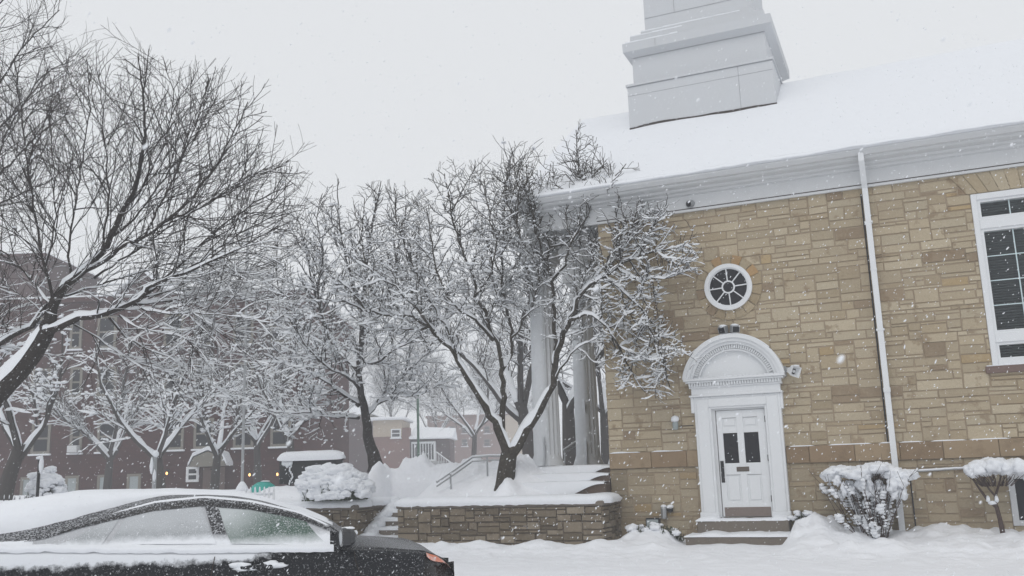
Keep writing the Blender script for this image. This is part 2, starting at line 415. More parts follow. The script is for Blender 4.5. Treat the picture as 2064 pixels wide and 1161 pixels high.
# roof: both slopes, snow slab with a ragged overhanging lip
RZ0, SL = 7.60, math.tan(math.radians(35)); RIDGE = -5.1
def roof_z(t): return RZ0 - .14 + (.50 - t) * SL
mb = MB(); Ss = np.arange(E0 - .15, CW + .5, .12); Ts = np.concatenate([[.52, .53, .50, .44, .36], np.arange(.25, RIDGE, -.25), [RIDGE]])
rows = []
for s in Ss:
    lip = .05 * fbm(s, 0, 3.3, 1.1) + .02 * fbm(s, 0, 8, 5, 2)
    for k, t in enumerate(Ts):
        if k == 0: rows.append(wl(s, .44, RZ0 + .0))
        elif k == 1: rows.append(wl(s, t + lip, RZ0 + .02 + lip * .3))
        elif k == 2: rows.append(wl(s, t + lip + .01, RZ0 + .065))
        elif k == 3: rows.append(wl(s, t + lip, RZ0 + .115 + .03 * fbm(s, 1, 1, 1.2)))
        else:
            rows.append(wl(s, t, roof_z(t) + .10 + .05 * fbm(s, t, 2.2, .5, 3) + .0 * s))
n = len(Ts); i = np.arange(len(Ss) - 1)[:, None] * n; j = np.arange(n - 1)[None]
mb.addq(rows, np.stack([i + j, i + n + j, i + n + j + 1, i + j + 1], -1).reshape(-1, 4))
o = n and None
mb.build('roof_snow', M_snow, church, smooth=True)
mb = MB()
rz = roof_z(RIDGE)
mb.add([wl(E0, .40, RZ0 - .01), wl(E0, RIDGE, rz), wl(E0, 2 * RIDGE - .4, RZ0 - .01), wl(CW, .40, RZ0 - .01), wl(CW, RIDGE, rz), wl(CW, 2 * RIDGE - .4, RZ0 - .01)],
       [(0, 2, 1), (3, 4, 5), (1, 2, 5, 4), (0, 1, 4, 3), (0, 3, 5, 2)])
mb.build('roof', M_trim, church)
# steeple
def ring(mb, lo, hi, z0, z1, e0=0, e1=0):    # square tier with optional flare
    (s0, s1), (t0, t1) = lo, hi
    V = [wl(s0 - e0, t0 + e0, z0), wl(s1 + e0, t0 + e0, z0), wl(s1 + e0, t1 - e0, z0), wl(s0 - e0, t1 - e0, z0),
         wl(s0 - e1, t0 + e1, z1), wl(s1 + e1, t0 + e1, z1), wl(s1 + e1, t1 - e1, z1), wl(s0 - e1, t1 - e1, z1)]
    mb.add(V, [(0, 1, 2, 3), (7, 6, 5, 4), (0, 4, 5, 1), (1, 5, 6, 2), (2, 6, 7, 3), (3, 7, 4, 0)])
stp = thing('steeple', None, None, (0, 0, 0)); stp.parent = church; stp.location = -WLOC['church']; WLOC['steeple'] = np.zeros(3)
A_, B_ = (-.07, 3.63), (-3.42, -7.12)
mb = MB(); ring(mb, A_, B_, 9.4, 11.46); mb.build('base_tier', M_steeple, stp)
mb = MB(); ring(mb, A_, B_, 11.461, 11.52, .035, .035); ring(mb, A_, B_, 12.30, 12.42, -.13, .05); ring(mb, A_, B_, 12.421, 12.66, .05, .06)
mb.build('cornice_band', M_steeple, stp)
mb = MB(); ring(mb, A_, B_, 11.521, 12.35, -.14, -.14); ring(mb, A_, B_, 12.661, 12.90, -.12, -.12); ring(mb, A_, B_, 12.901, 13.10, -.36, -.36); ring(mb, A_, B_, 13.101, 16.5, -.46, -.46)
mb.build('upper_tier', M_steeple, stp)
mb = MB(); ring(mb, A_, B_, 16.5, 16.75, -.3, -.25); mb.add([wl(.45, -3.9, 16.75), wl(3.1, -3.9, 16.75), wl(3.1, -6.6, 16.75), wl(.45, -6.6, 16.75), wl(1.78, -5.27, 19.3)], [(0, 1, 4), (1, 2, 4), (2, 3, 4), (3, 0, 4), (3, 2, 1, 0)])
mb.build('spire', M_steeple, stp)
mb = MB()
for a in np.arange(-.07, 3.6, .12):
    z = roof_z(-3.42) + .115 + .05 * fbm(a, -3.42, 2.2, .5, 3)
    mb.box((a, -3.42, z - .1), (a + .121, -3.405, z + .025 + .015 * math.sin(a * 3)), CH)
mb.build('base_flashing', M_seam, stp)
mb = MB()
for (x, z0, z1) in ((2.78, 9.9, 11.45),): mb.box((x, -3.42, z0), (x + .012, -3.416, z1), CH)
mb.box((-.06, -3.42, 11.2), (3.62, -3.415, 11.207), CH); mb.box((.1, -3.552, 12.285), (3.5, -3.545, 12.30), CH); mb.box((-.07, -3.42, 11.44), (3.63, -3.417, 11.459), CH)
mb.box((.75, -3.36, 12.44), (.76, -3.354, 12.64), CH); mb.box((.4, -3.875, 13.5), (3.2, -3.872, 13.512), CH); mb.box((1.2, -3.875, 13.5), (1.212, -3.872, 15), CH)
mb.build('panel_seam', mat('grey_seam', (.33, .34, .36), .7), stp)
mb = MB()
for (ins, z, x0, x1) in ((-.06, 12.66, -.05, 1.2), (.12, 12.90, .05, 1.3), (.36, 13.10, .3, 2.8)):
    for a in np.arange(x0, x1, .2): mb.box((a, -3.42 - ins - .06, z + .0015), (a + .2, -3.42 - ins + .002, z + .02 + .02 * rng.random()), CH)
mb.build('ledge_snow', M_snowt, stp)
# columns of the porch (fluted)
def column(s, t, z0=1.78, z1=6.42, r0=.30, r1=.255):
    mb = MB(); n = 18; V = []; zz = [z0 + .02, z0 + .05, z0 + .12, z0 + .20] + list(np.linspace(z0 + .3, z1 - .25, 14)) + [z1 - .2, z1 - .1]
    m = n * 6
    for k, z in enumerate(zz):
        f = (z - z0) / (z1 - z0); r = r0 + (r1 - r0) * (f ** 1.4)
        r *= {0: 1.28, 1: 1.25, 2: 1.12, 3: 1.03}.get(k, 1.0)
        if k >= len(zz) - 2: r *= 1.04
        for q in range(m):
            a = 2 * math.pi * q / m; fl = .0 if (k < 4 or k >= len(zz) - 2) else .034 * abs(math.sin(q * math.pi / 6))
            V.append(wl(s + (r - fl) * math.cos(a), t + (r - fl) * math.sin(a), z))
    F = [(i * m + q, i * m + (q + 1) % m, (i + 1) * m + (q + 1) % m, (i + 1) * m + q) for i in range(len(zz) - 1) for q in range(m)]
    mb.add(V, [f[::-1] for f in F])
    c = mb.build('column', M_trim, church)
    mb = MB(); mb.box((s - .36, t - .36, z1 - .02), (s + .36, t + .36, z1 + .10), CH, bev=.01); mb.box((s - .30, t - .30, z1 - .10), (s + .30, t + .30, z1 - .021), CH, bev=.02)
    mb.box((s - .33, t - .33, z1 + .10), (s + .33, t + .33, 6.94), CH)
    mb.build('capital', M_trim, c)
    # wind-packed snow filling the flutes on the weather side
    mb = MB(); V = []; zs = list(np.linspace(z0 + .02, z1 - .6, 18)); qn = 14
    for z in zs:
        f = (z - z0) / (z1 - z0); r = (r0 + (r1 - r0) * f ** 1.4) + .008 + (.09 * max(0, 1 - (z - z0) / .22))
        for q in range(qn):
            a = math.radians(55 + 118 * q / (qn - 1) + 9 * fbm(z, q, 1, .8))
            rr = r if 0 < q < qn - 1 else r - .05
            V.append(wl(s + rr * math.cos(a), t + rr * math.sin(a), z))
    mb.add(V, [(i * qn + q, (i + 1) * qn + q, (i + 1) * qn + q + 1, i * qn + q + 1) for i in range(len(zs) - 1) for q in range(qn - 1)])
    mb.build('packed_snow', mat('packed_snow', (.66, .68, .70), .8, .1, noise=[(5, .4, (.55, .57, .58), .45, .7)]) if 'packed_snow' not in bpy.data.materials else bpy.data.materials['packed_snow'], c, smooth=True)
for k, tt in enumerate((-.72, -3.55, -6.4, -9.2)): column(-1.66, tt)
# porch floor and side steps
mb = MB()
mb.box((-2.05, -10.0, 1.2), (-.021, -.30, 1.74), CH, bev=.02); mb.box((-2.06, -10.2, 1.0), (-.022, .02, 1.585), CH, bev=.02); mb.box((-2.07, -10.4, .9), (-.023, .34, 1.42), CH, bev=.02)
mb.build('porch_step', M_course if False else mat('brown_step', (.12, .09, .072), .9, .1, noise=[(12, .5, (.12, .09, .07), .5, .7), (45, .5, (.7, .72, .75), .62, .68)]), church)
mb = MB()
for (t0, t1, z) in ((-2.2, -.27, 1.741), (-.31, .05, 1.586), (.0, .37, 1.421)):
    Sx = np.arange(-2.07, -.02, .06); V = []
    for s in Sx:
        e = .03 * fbm(s, t1, 3, 3); k = .035 * (1 - .5 * sstep(-.5, -.05, s))
        V += [wl(s, t0, z), wl(s, t0 + .02, z + k * 1.5), wl(s, t1 - .08 + e, z + k * 1.4 + .01 * fbm(s, z, 1, 5)), wl(s, t1 + .0 + abs(e), z + k * .7), wl(s, t1 + .0 + abs(e), z - .02 - .27 * sstep(-.1, -1.0, s) * (1 + .1 * fbm(s, z, 5, 2)))]
    m_ = len(Sx); mb.add(V, [(i * 5 + q, i * 5 + q + 1, i * 5 + 6 + q, i * 5 + 5 + q)[::-1] for i in range(m_ - 1) for q in range(4)])
for (t1, z) in ((-.27, 1.741), (.05, 1.586), (.37, 1.421)):
    for k in range(5): mb.ico(wl(-2.08 + .05 * rng.random(), t1 - .02 - .1 * k, z - .07), (.13, .13, .12), .3, 2, CH, k)
mb.build('step_snow', M_snow, church, smooth=True)

# round window
RC = (2.71, 5.25)
def arcpt(r, a, t): return wl(RC[0] + r * math.cos(a), t, RC[1] + r * math.sin(a))
def annulus(mb, r0, r1, t0, t1, n=48, a0=0, a1=2 * math.pi, cx=None, col=None, close=False):
    c = cx or RC
    f = lambda r, a, t: wl(c[0] + r * math.cos(a), t, c[1] + r * math.sin(a))
    A = np.linspace(a0, a1, n + 1)
    for i in range(n):
        V = [f(r, a, t) for a in (A[i], A[i + 1]) for (r, t) in ((r0, t0), (r0, t1), (r1, t1), (r1, t0))]
        F = [(1, 5, 6, 2)[::-1], (2, 6, 7, 3)[::-1], (0, 4, 5, 1)[::-1]]
        if close and i == 0: F.append((0, 1, 2, 3))
        if close and i == n - 1: F.append((7, 6, 5, 4))
        mb.add(V, F, col)
mb = MB(); nv = 18
PV = [((.40, .33, .225), 9), ((.34, .27, .175), 6), ((.39, .255, .13), 2.5), ((.26, .195, .13), 2)]
for k in range(nv):
    annulus(mb, .478, .665, -.01, .022 + rng.uniform(0, .006), 3, 2 * math.pi * k / nv + .016, 2 * math.pi * (k + 1) / nv - .016, None, pick(PV), True)
mb.build('voussoir_ring', M_stone, church)
mb = MB(); annulus(mb, .40, .48, .0, .075); annulus(mb, .375, .40, .0, .05)
rw = mb.build('round_window', M_white, church, smooth=False)
mb = MB(); mb.add([arcpt(.385, 2 * math.pi * k / 40, .024) for k in range(40)], [tuple(range(40))[::-1]]); mb.build('pane', M_glass, rw)
mb = MB(); annulus(mb, .105, .135, .02, .046, 28)
for k in range(8):
    a = math.pi / 8 * 2 * k + .06; c_, s_ = math.cos(a), math.sin(a)
    fn = lambda x, y, d: wl(RC[0] + x * c_ - y * s_, d, RC[1] + x * s_ + y * c_)
    mb.prism([(.134, -.011), (.385, -.011), (.385, .011), (.134, .011)], fn, .044, .02)
mb.build('muntin', M_white, rw)

# tall window (and its twin further along the wall)
M_blind = mat('dark_blind', (.14, .144, .148), .45, .3)
def tall_window(s0):
    s1 = s0 + 1.9
    mb = MB(); fw = .10
    for (a, b, c, d, tt) in ((s0, s0 + fw, 3.30, 6.52, .035), (s1 - fw, s1, 3.30, 6.52, .035), (s0 + fw, s1 - fw, 6.40, 6.52, .034), (s0 + fw, s1 - fw, 3.30, 3.40, .034), (s0 + fw, s1 - fw, 5.84, 6.03, .03), (s0 + fw, s1 - fw, 3.72, 3.90, .03)):
        mb.box((a, -.16, c), (b, tt, d), CH, bev=.008)
    for (c, d) in ((6.03, 6.40), (3.90, 5.84), (3.40, 3.72)):
        for (a, b) in ((s0 + fw, s0 + fw + .05), (s1 - fw - .05, s1 - fw)): mb.box((a, -.14, c), (b, .006, d), CH)
        for (e, g) in ((c, c + .045), (d - .045, d)): mb.box((s0 + fw + .05, -.14, e), (s1 - fw - .05, .004, g), CH)
    wn = mb.build('window', M_white, church)
    mb = MB(); mb.box((s0 + .14, -.075, 3.42), (s1 - .14, -.07, 6.38), CH)
    mg = bpy.data.materials.get('clear_pane')
    if not mg:
        mg = mat('clear_pane', (.9, .95, .95), .02, .5); mg.node_tree.nodes['Principled BSDF'].inputs['Transmission Weight'].default_value = 1.0
        mg.node_tree.nodes['Principled BSDF'].inputs['IOR'].default_value = 1.05
    mb.build('pane', mg, wn)
    mb = MB()
    for z in np.arange(3.42, 6.38, .05):
        mb.add([wl(s0 + .1, -.16, z), wl(s1 - .1, -.16, z), wl(s1 - .1, -.125, z + .036), wl(s0 + .1, -.125, z + .036)], [(0, 1, 2, 3)])
    mb.build('blind', M_blind, wn)
    mb = MB(); mb.box((s0, -.5, 3.3), (s1, -.45, 6.52), CH); mb.build('dark_interior', M_seam, wn)
    mb = MB()
    gx = (s0 + .63, s0 + 1.27)
    for x in gx:
        for (c, d) in ((6.06, 6.36), (3.94, 5.80), (3.43, 3.69)): mb.box((x - .010, -.068, c), (x + .010, -.055, d), CH)
    for z in (4.41, 4.87, 5.33): mb.box((s0 + .15, -.068, z - .009), (s1 - .15, -.0555, z + .009), CH)
    mb.build('muntin', bpy.data.materials.get('pale_muntin') or mat('pale_muntin', (.55, .66, .68), .5), wn)
    mb = MB(); mb.box((s0 - .12, -.1, 3.17), (s1 + .12, .07, 3.297), CH, bev=.008); mb.build('sill', M_brown, wn)
    mb = MB()
    for i in range(22):
        a = s0 - .1 + 2.1 * i / 22; mb.box((a, -.02, 3.298), (a + .096, .06, 3.312 + .02 * rng.random()), CH, bev=.003)
    mb.build('sill_snow', M_snowt, wn, smooth=True)
    mb = MB(); n = 11
    for k in range(n):
        f0, f1 = k / n, (k + 1) / n; a, b = s0 - .05 + 2.0 * f0 + .006, s0 - .05 + 2.0 * f1 - .006
        sh = lambda f: (f - .5) * .55
        tt = .018 + rng.uniform(0, .008)
        mb.prism([(a, 6.535), (b, 6.535), (b + sh(f1), 6.925), (a + sh(f0), 6.925)], lambda x, z, t: wl(x, t, z), tt, -.02, pick(PAL))
    mb.build('lintel', M_stone, wn)
tall_window(7.30); tall_window(11.3)
mb = MB()
for (a, b, c, d) in ((7.3, 7.40, .5, 1.4), (8.4, 8.5, .5, 1.4), (7.4, 8.4, 1.3, 1.4), (7.4, 8.4, .5, .59)): mb.box((a, -.15, c), (b, .03, d), CH, bev=.006)
bw = mb.build('basement_window', M_trim, church); mb = MB(); mb.box((7.39, -.13, .58), (8.41, -.09, 1.31), CH); mb.build('pane', M_glass, bw)

# door surround
AC = (2.69, 3.24)
mb = MB()
for (a, b, fl) in ((1.865, 2.20, 0), (3.235, 3.555, 0)):
    mb.box((a, -.02, .70), (b, .14, 3.05), CH, bev=.01); mb.box((a + .05, .139, .80), (b - .05, .165, 3.0), CH, bev=.008); mb.box((a - .02, -.02, .69), (b + .02, .17, .80), CH, bev=.008)
mb.box((1.80, -.02, 2.74), (1.866, .139, 3.05), CH, bev=.006); mb.box((3.554, -.02, 2.74), (3.60, .139, 3.05), CH, bev=.006)
mb.box((2.20, -.02, 2.80), (3.235, .139, 3.05), CH, bev=.008); mb.box((2.15, .138, 2.84), (3.285, .16, 3.0), CH, bev=.006)
mb.box((1.78, -.02, 3.051), (3.61, .185, 3.09), CH, bev=.008); mb.box((1.83, -.02, 3.09), (3.57, .15, 3.225), CH)
mb.box((1.79, -.02, 3.225), (3.61, .18, 3.262), CH, bev=.008); mb.box((1.74, -.02, 3.33), (3.655, .235, 3.365), CH, bev=.006); mb.box((1.70, -.02, 3.366), (3.69, .27, 3.415), CH, bev=.01)
mb.box((1.79, -.02, 3.262), (3.60, .175, 3.331), CH)
sur = mb.build('door_surround', M_white, church)
mb = MB()
aa = math.asin((3.415 - AC[1]) / .98)
for (r0, r1, t1) in ((.945, 1.02, .27), (.88, .946, .235), (.82, .881, .19), (.73, .821, .13), (.70, .731, .15)):
    a0 = math.asin((3.416 - AC[1]) / r1)
    annulus(mb, r0, r1, -.02, t1, 40, a0, math.pi - a0, AC, None, True)
n = 40; V = [wl(AC[0] + .705 * math.cos(a), .075, AC[1] + .705 * math.sin(a)) for a in np.linspace(.26, math.pi - .26, n)]
mb.add(V, [tuple(range(n))[::-1]])
mb.build('arch_pediment', M_white, sur)
mb = MB()
for k in range(34):
    a = 1.80 + 1.80 * k / 34; mb.box((a, .17, 3.263), (a + .031, .215, 3.329), CH)
for k in range(44):
    a = .30 + (math.pi - .6) * (k + .5) / 44; c_, s_ = math.cos(a), math.sin(a)
    mb.prism([(.74, -.013), (.818, -.013), (.818, .013), (.74, .013)], lambda x, y, d: wl(AC[0] + x * c_ - y * s_, d, AC[1] + x * s_ + y * c_), .17, .12)
mb.build('dentil', M_white, sur)
mb = MB()
annulus(mb, 1.02, 1.034, .0, .25, 30, .75, math.pi - .75, AC)
for k in range(20): mb.box((1.71 + k * .098, .20, 3.416), (1.809 + k * .098, .262, 3.421 + .012 * rng.random()), CH)
mb.build('ledge_snow', M_snowt, sur, smooth=True)
# door
D0, D1, Z0, Z1 = 2.265, 3.23, .70, 2.76
ds = lambda f: D0 + .008 + f * (D1 - D0 - .016)
mb = MB()
mb.box((D0 - .066, -.02, .70), (D0 - .003, .09, 2.80), CH); mb.box((D1 + .001, -.02, .70), (D1 + .006, .09, 2.80), CH); mb.box((D0 - .003, -.02, 2.766), (D1 + .001, .088, 2.80), CH)
mb.build('door_jamb', M_trim, sur)
mb = MB()
V0 = [(0, .115), (.41, .545), (.84, 1.0)]
zr = [(Z0, .98), (1.50, 1.73), (2.31, 2.43), (2.61, Z1)]
for (a, b) in V0: mb.box((ds(a), -.0, Z0 + .006), (ds(b), .055, Z1), CH, bev=.004)
for (a, b) in ((.115, .41), (.545, .84)):
    for (c, d) in zr: mb.box((ds(a), 0, c + .006), (ds(b), .0545, d), CH, bev=.004)
    mb.box((ds(a), 0, 2.43), (ds(b), .035, 2.61), CH); mb.box((ds(a) + .035, .034, 2.46), (ds(b) - .035, .05, 2.58), CH, bev=.008)
    mb.box((ds(a), 0, .98), (ds(b), .035, 1.50), CH); mb.box((ds(a) + .035, .034, 1.02), (ds(b) - .035, .05, 1.46), CH, bev=.008)
door = mb.build('door', M_white, church)
mb = MB()
for (a, b) in ((.115, .41), (.545, .84)): mb.box((ds(a), .01, 1.73), (ds(b), .03, 2.31), CH)
mb.build('pane', M_glass, door)
mb = MB(); mb.box((ds(.04), .055, .71), (ds(.97), .062, .885), CH); mb.build('kick_plate', mat('kick_plate', (.2, .16, .14), .45, .4, metal=.3, noise=[(60, .5, (.5, .5, .5), .6, .7)]), door)
mb = MB(); mb.box((ds(.02), .055, 1.36), (ds(.09), .066, 1.78), CH, bev=.003)
mb.tube([wl(ds(.055), .066, 1.70), wl(ds(.055), .11, 1.68), wl(ds(.055), .11, 1.50), wl(ds(.055), .066, 1.47)], .012, 6); mb.build('handle', M_iron, door)
mb = MB(); mb.box((ds(.345), .055, 1.565), (ds(.60), .064, 1.655), CH, bev=.003); mb.box((ds(.37), .0635, 1.58), (ds(.575), .070, 1.64), CH); mb.build('letter_slot', mat('bronze_slot', (.11, .09, .075), .5, .4), door)
for z in (.98, 1.75, 2.5):
    mb = MB(); mb.box((ds(.99), .054, z), (D1 + .004, .075, z + .12), CH); mb.build('hinge', M_iron, door)
# steps with snow
mb = MB(); mb.box((1.82, .0, .30), (3.545, .42, .655), CH, bev=.015); mb.box((1.70, .0, .0), (3.60, .95, .40), CH, bev=.02)
stps = mb.build('door_steps', M_concrete, church)
mb = MB()
def snow_strip(mb, s0, s1, t0, t1, z, h, ds_=.05, rag=.03):
    Sx = np.arange(s0, s1 + 1e-6, (s1 - s0) / max(4, int((s1 - s0) / ds_))); V = []
    for i, s in enumerate(Sx):
        e = rag * fbm(s, t1, z, 4); k = h * (1 + .6 * fbm(s, z, 2, 3)) * (0.15 if i in (0, len(Sx) - 1) else 1)
        V += [wl(s, t0, z + k * 1.4), wl(s, (t0 + t1) / 2, z + k * 1.15), wl(s, t1 - .05 + e, z + k), wl(s, t1 - .01 + e, z + k * .5), wl(s, t1 - .005 + e, z - .012)]
    mb.add(V, [(i * 5 + q, i * 5 + q + 1, i * 5 + 6 + q, i * 5 + 5 + q)[::-1] for i in range(len(Sx) - 1) for q in range(4)])
snow_strip(mb, 1.80, 2.24, .1, .43, .656, .06); snow_strip(mb, 3.22, 3.56, .1, .43, .656, .06); snow_strip(mb, 2.2, 3.26, .06, .43, .656, .022)
snow_strip(mb, 1.68, 3.61, .42, .97, .401, .035)
mb.build('step_snow', M_snow, stps, smooth=True)

# downpipe
mb = MB(); DS = 5.49
pth = [(DS, .42, 7.52), (DS, .42, 7.36), (DS, .2, 7.02), (DS, .10, 6.9), (DS, .10, .55), (DS, .18, .38)]
def rectpipe(mb, pth, a=.052, b=.04):
    V = []
    for k, (s, t, z) in enumerate(pth): V += [wl(s - a, t - b, z), wl(s + a, t - b, z), wl(s + a, t + b, z), wl(s - a, t + b, z)]
    F = [(i * 4 + q, i * 4 + (q + 1) % 4, i * 4 + 4 + (q + 1) % 4, i * 4 + 4 + q) for i in range(len(pth) - 1) for q in range(4)] + [(0, 3, 2, 1)]
    mb.add(V, F)
rectpipe(mb, pth); rectpipe(mb, [(DS, .10, 3.02), (DS, .10, 2.94)], .062, .05); rectpipe(mb, [(DS, .10, 5.3), (DS, .10, 5.26)], .058, .046)
dp = mb.build('downpipe', M_white, church)
for z in (1.5, 4.1, 6.2):
    mb = MB(); mb.box((DS - .075, .0, z), (DS + .075, .145, z + .035), CH); mb.build('bracket', M_white, dp)
mb = MB(); mb.tube([wl(s, .035, 1.49 + .012 * math.sin(s * 4)) for s in np.arange(5.62, 7.2, .1)], .012, 5); c_ = mb.build('conduit', M_steel, church)
mb = MB(); mb.tube([wl(5.405, .022, z) for z in np.arange(2.02, 6.95, .4)], .014, 5); mb.build('pipe_shadow_stain', M_iron, church)  # black tube standing in for the downpipe's shadow line and wet stain
mb = MB(); mb.tube([wl(s, .045, 1.508 + .012 * math.sin(s * 4) + .004 * rng.random()) for s in np.arange(5.65, 7.1, .06)], .02, 6); mb.build('conduit_snow', M_snowt, c_, smooth=True)
mb = MB(); mb.tube([wl(1.50, .02, 2.50), wl(1.80, .02, 2.50)], .008, 5); mb.tube([wl(5.72, .03, .5), wl(5.72, .03, 1.49)], .012, 5); mb.build('conduit', M_iron, church)

# wall fittings: things of their own
R_ = lambda s, t, z: wl(s, t, z)
def orient(c, d, up=(0, 0, 1)):
    d = np.asarray(d, float); d /= np.linalg.norm(d); x = np.cross(up, d); x /= np.linalg.norm(x); y = np.cross(d, x)
    return lambda a, b, e: np.asarray(c) + x * a + y * b + d * e
fl = thing('floodlight', 'pair of small grey floodlights with snow on top of the white door arch', 'floodlight', R_(2.66, .2, 4.27))
for (s, ax) in ((2.58, -.5), (2.79, .75)):
    c = R_(s, .20, 4.36); f = orient(c, CN + CU * ax - np.array([0, 0, .35]))
    mb = MB(); mb.prism([(-.055, -.05), (.055, -.05), (.055, .05), (-.055, .05)], f, -.09, -.02); mb.prism([(-.085, -.07), (.085, -.07), (.085, .07), (-.085, .07)], f, -.02, .07)
    hd = mb.build('lamp_head', M_steel, fl)
    mb = MB(); mb.prism([(-.07, -.055), (.07, -.055), (.07, .055), (-.07, .055)], f, .0705, .074); mb.build('lens', M_glass, hd)
    mb = MB(); mb.ico(f(0, .075, .0), (.085, .085, .03), .2, 2); mb.build('snow_cap', M_snowt, hd, smooth=True)
mb = MB(); mb.box((2.55, .16, 4.262), (2.82, .24, 4.29), CH); mb.tube([R_(2.6, .2, 4.28), R_(2.58, .2, 4.33)], .02, 6); mb.tube([R_(2.77, .2, 4.28), R_(2.79, .2, 4.33)], .02, 6); mb.build('bracket', M_iron, fl)
hn = thing('loudspeaker', 'white square mouthed horn loudspeaker at the right end of the door arch', 'loudspeaker', R_(3.74, .1, 3.42))
c = R_(3.84, .22, 3.44); f = orient(c, CU * .8 + CN * .75 - np.array([0, 0, .25]), up=(.28, 0, 1))
mb = MB(); ro, ri = .11, .095
sq = lambda r: [(-r, -r * .95), (r, -r * .95), (r, r * .95), (-r, r * .95)]
V = [f(x, y, -.12) for x, y in sq(.035)] + [f(x, y, .0) for x, y in sq(.07)] + [f(x, y, .10) for x, y in sq(ro)] + [f(x, y, .10) for x, y in sq(ri)] + [f(x, y, .0) for x, y in sq(.05)]
mb.add(V, [(i * 4 + q, i * 4 + (q + 1) % 4, i * 4 + 4 + (q + 1) % 4, i * 4 + 4 + q) for i in range(4) for q in range(4)] + [(3, 2, 1, 0), (16, 17, 18, 19)])
mb.build('horn', M_white, hn)
mb = MB(); mb.add([f(x, y, .012) for x, y in sq(.052)], [(0, 1, 2, 3)]); mb.build('throat', M_iron, hn)
mb = MB(); mb.ico(f(0, 0, .03), .03, 0, 2); mb.build('driver_cone', M_white, hn)
mb = MB(); mb.lathe([(.05, -.04), (.055, 0), (.05, .05)], f(0, 0, -.16), 10); mb.box((3.66, .0, 3.36), (3.70, .05, 3.56), CH); mb.tube([R_(3.68, .04, 3.45), f(0, 0, -.15)], .018, 6); mb.build('bracket', M_steel, hn)
mb = MB(); mb.ico(f(0, .10, .03), (.09, .09, .03), .2, 2); mb.build('snow_cap', M_snowt, hn, smooth=True)
jl = thing('wall_lamp', 'small jar wall lamp capped with snow left of the white door', 'lamp', R_(1.45, .0, 2.5))
mb = MB(); mb.lathe([(.045, -.10), (.055, -.08), (.062, .02), (.05, .06)], R_(1.45, .10, 2.53), 12); mb.build('glass_jar', mat('frosted_jar', (.28, .32, .32), .25, .5), jl)
mb = MB(); mb.lathe([(.06, .055), (.065, .08), (.03, .09)], R_(1.45, .10, 2.53), 12); mb.tube([R_(1.45, 0, 2.59), R_(1.45, .10, 2.61)], .02, 6); mb.build('bracket', M_steel, jl)
mb = MB(); mb.ico(R_(1.45, .10, 2.64), (.085, .085, .075), .12, 2); mb.build('snow_cap', M_snowt, jl, smooth=True)
scam = thing('security_camera', 'small round dark camera fixed to the white cornice frieze', 'camera', R_(2.08, .045, 7.1))
f = orient(R_(2.08, .05, 7.10), CN * .8 - CU * .35 - np.array([0, 0, .25]))
def disc(f, r, n=16): return [(r * math.cos(2 * math.pi * k / n), r * math.sin(2 * math.pi * k / n)) for k in range(n)]
mb = MB(); mb.prism(disc(f, .075), f, -.03, .09); mb.build('housing', M_steel, scam); mb = MB(); mb.prism(disc(f, .058), f, .0901, .096); mb.build('lens', M_glass, scam)
mt = thing('meter_box', 'grey metal meter box with dark rim at the foot of the stone wall', 'meter box', R_(.88, .0, .45))
mb = MB(); mb.box((.72, .0, .36), (1.0, .12, .70), CH, bev=.01); mb.build('rim', M_iron, mt); mb = MB(); mb.box((.74, .119, .38), (.98, .135, .67), CH, bev=.006); mb.build('cover', M_paneblue, mt)
sp = thing('standpipe', 'grey pipe stub with a snow capped cap low on the stone wall', 'pipe', R_(1.15, .0, .7))
mb = MB(); mb.lathe([(.055, -.12), (.06, -.10), (.06, .08), (.045, .12), (.0, .13)], R_(1.10, .09, .80), 12); mb.build('pipe', M_steel, sp)
mb = MB(); mb.tube([R_(1.23, 0, .86), R_(1.23, .09, .85)], .05, 10); mb.tube([R_(1.1, .06, .86), R_(1.23, .06, .86)], .025, 8); mb.build('outlet', M_iron, sp)
mb = MB(); mb.ico(R_(1.23, .08, .915), (.075, .07, .04), .2, 2); mb.ico(R_(1.10, .09, .925), (.06, .06, .035), .1, 2); mb.build('snow_cap', M_snowt, sp, smooth=True)

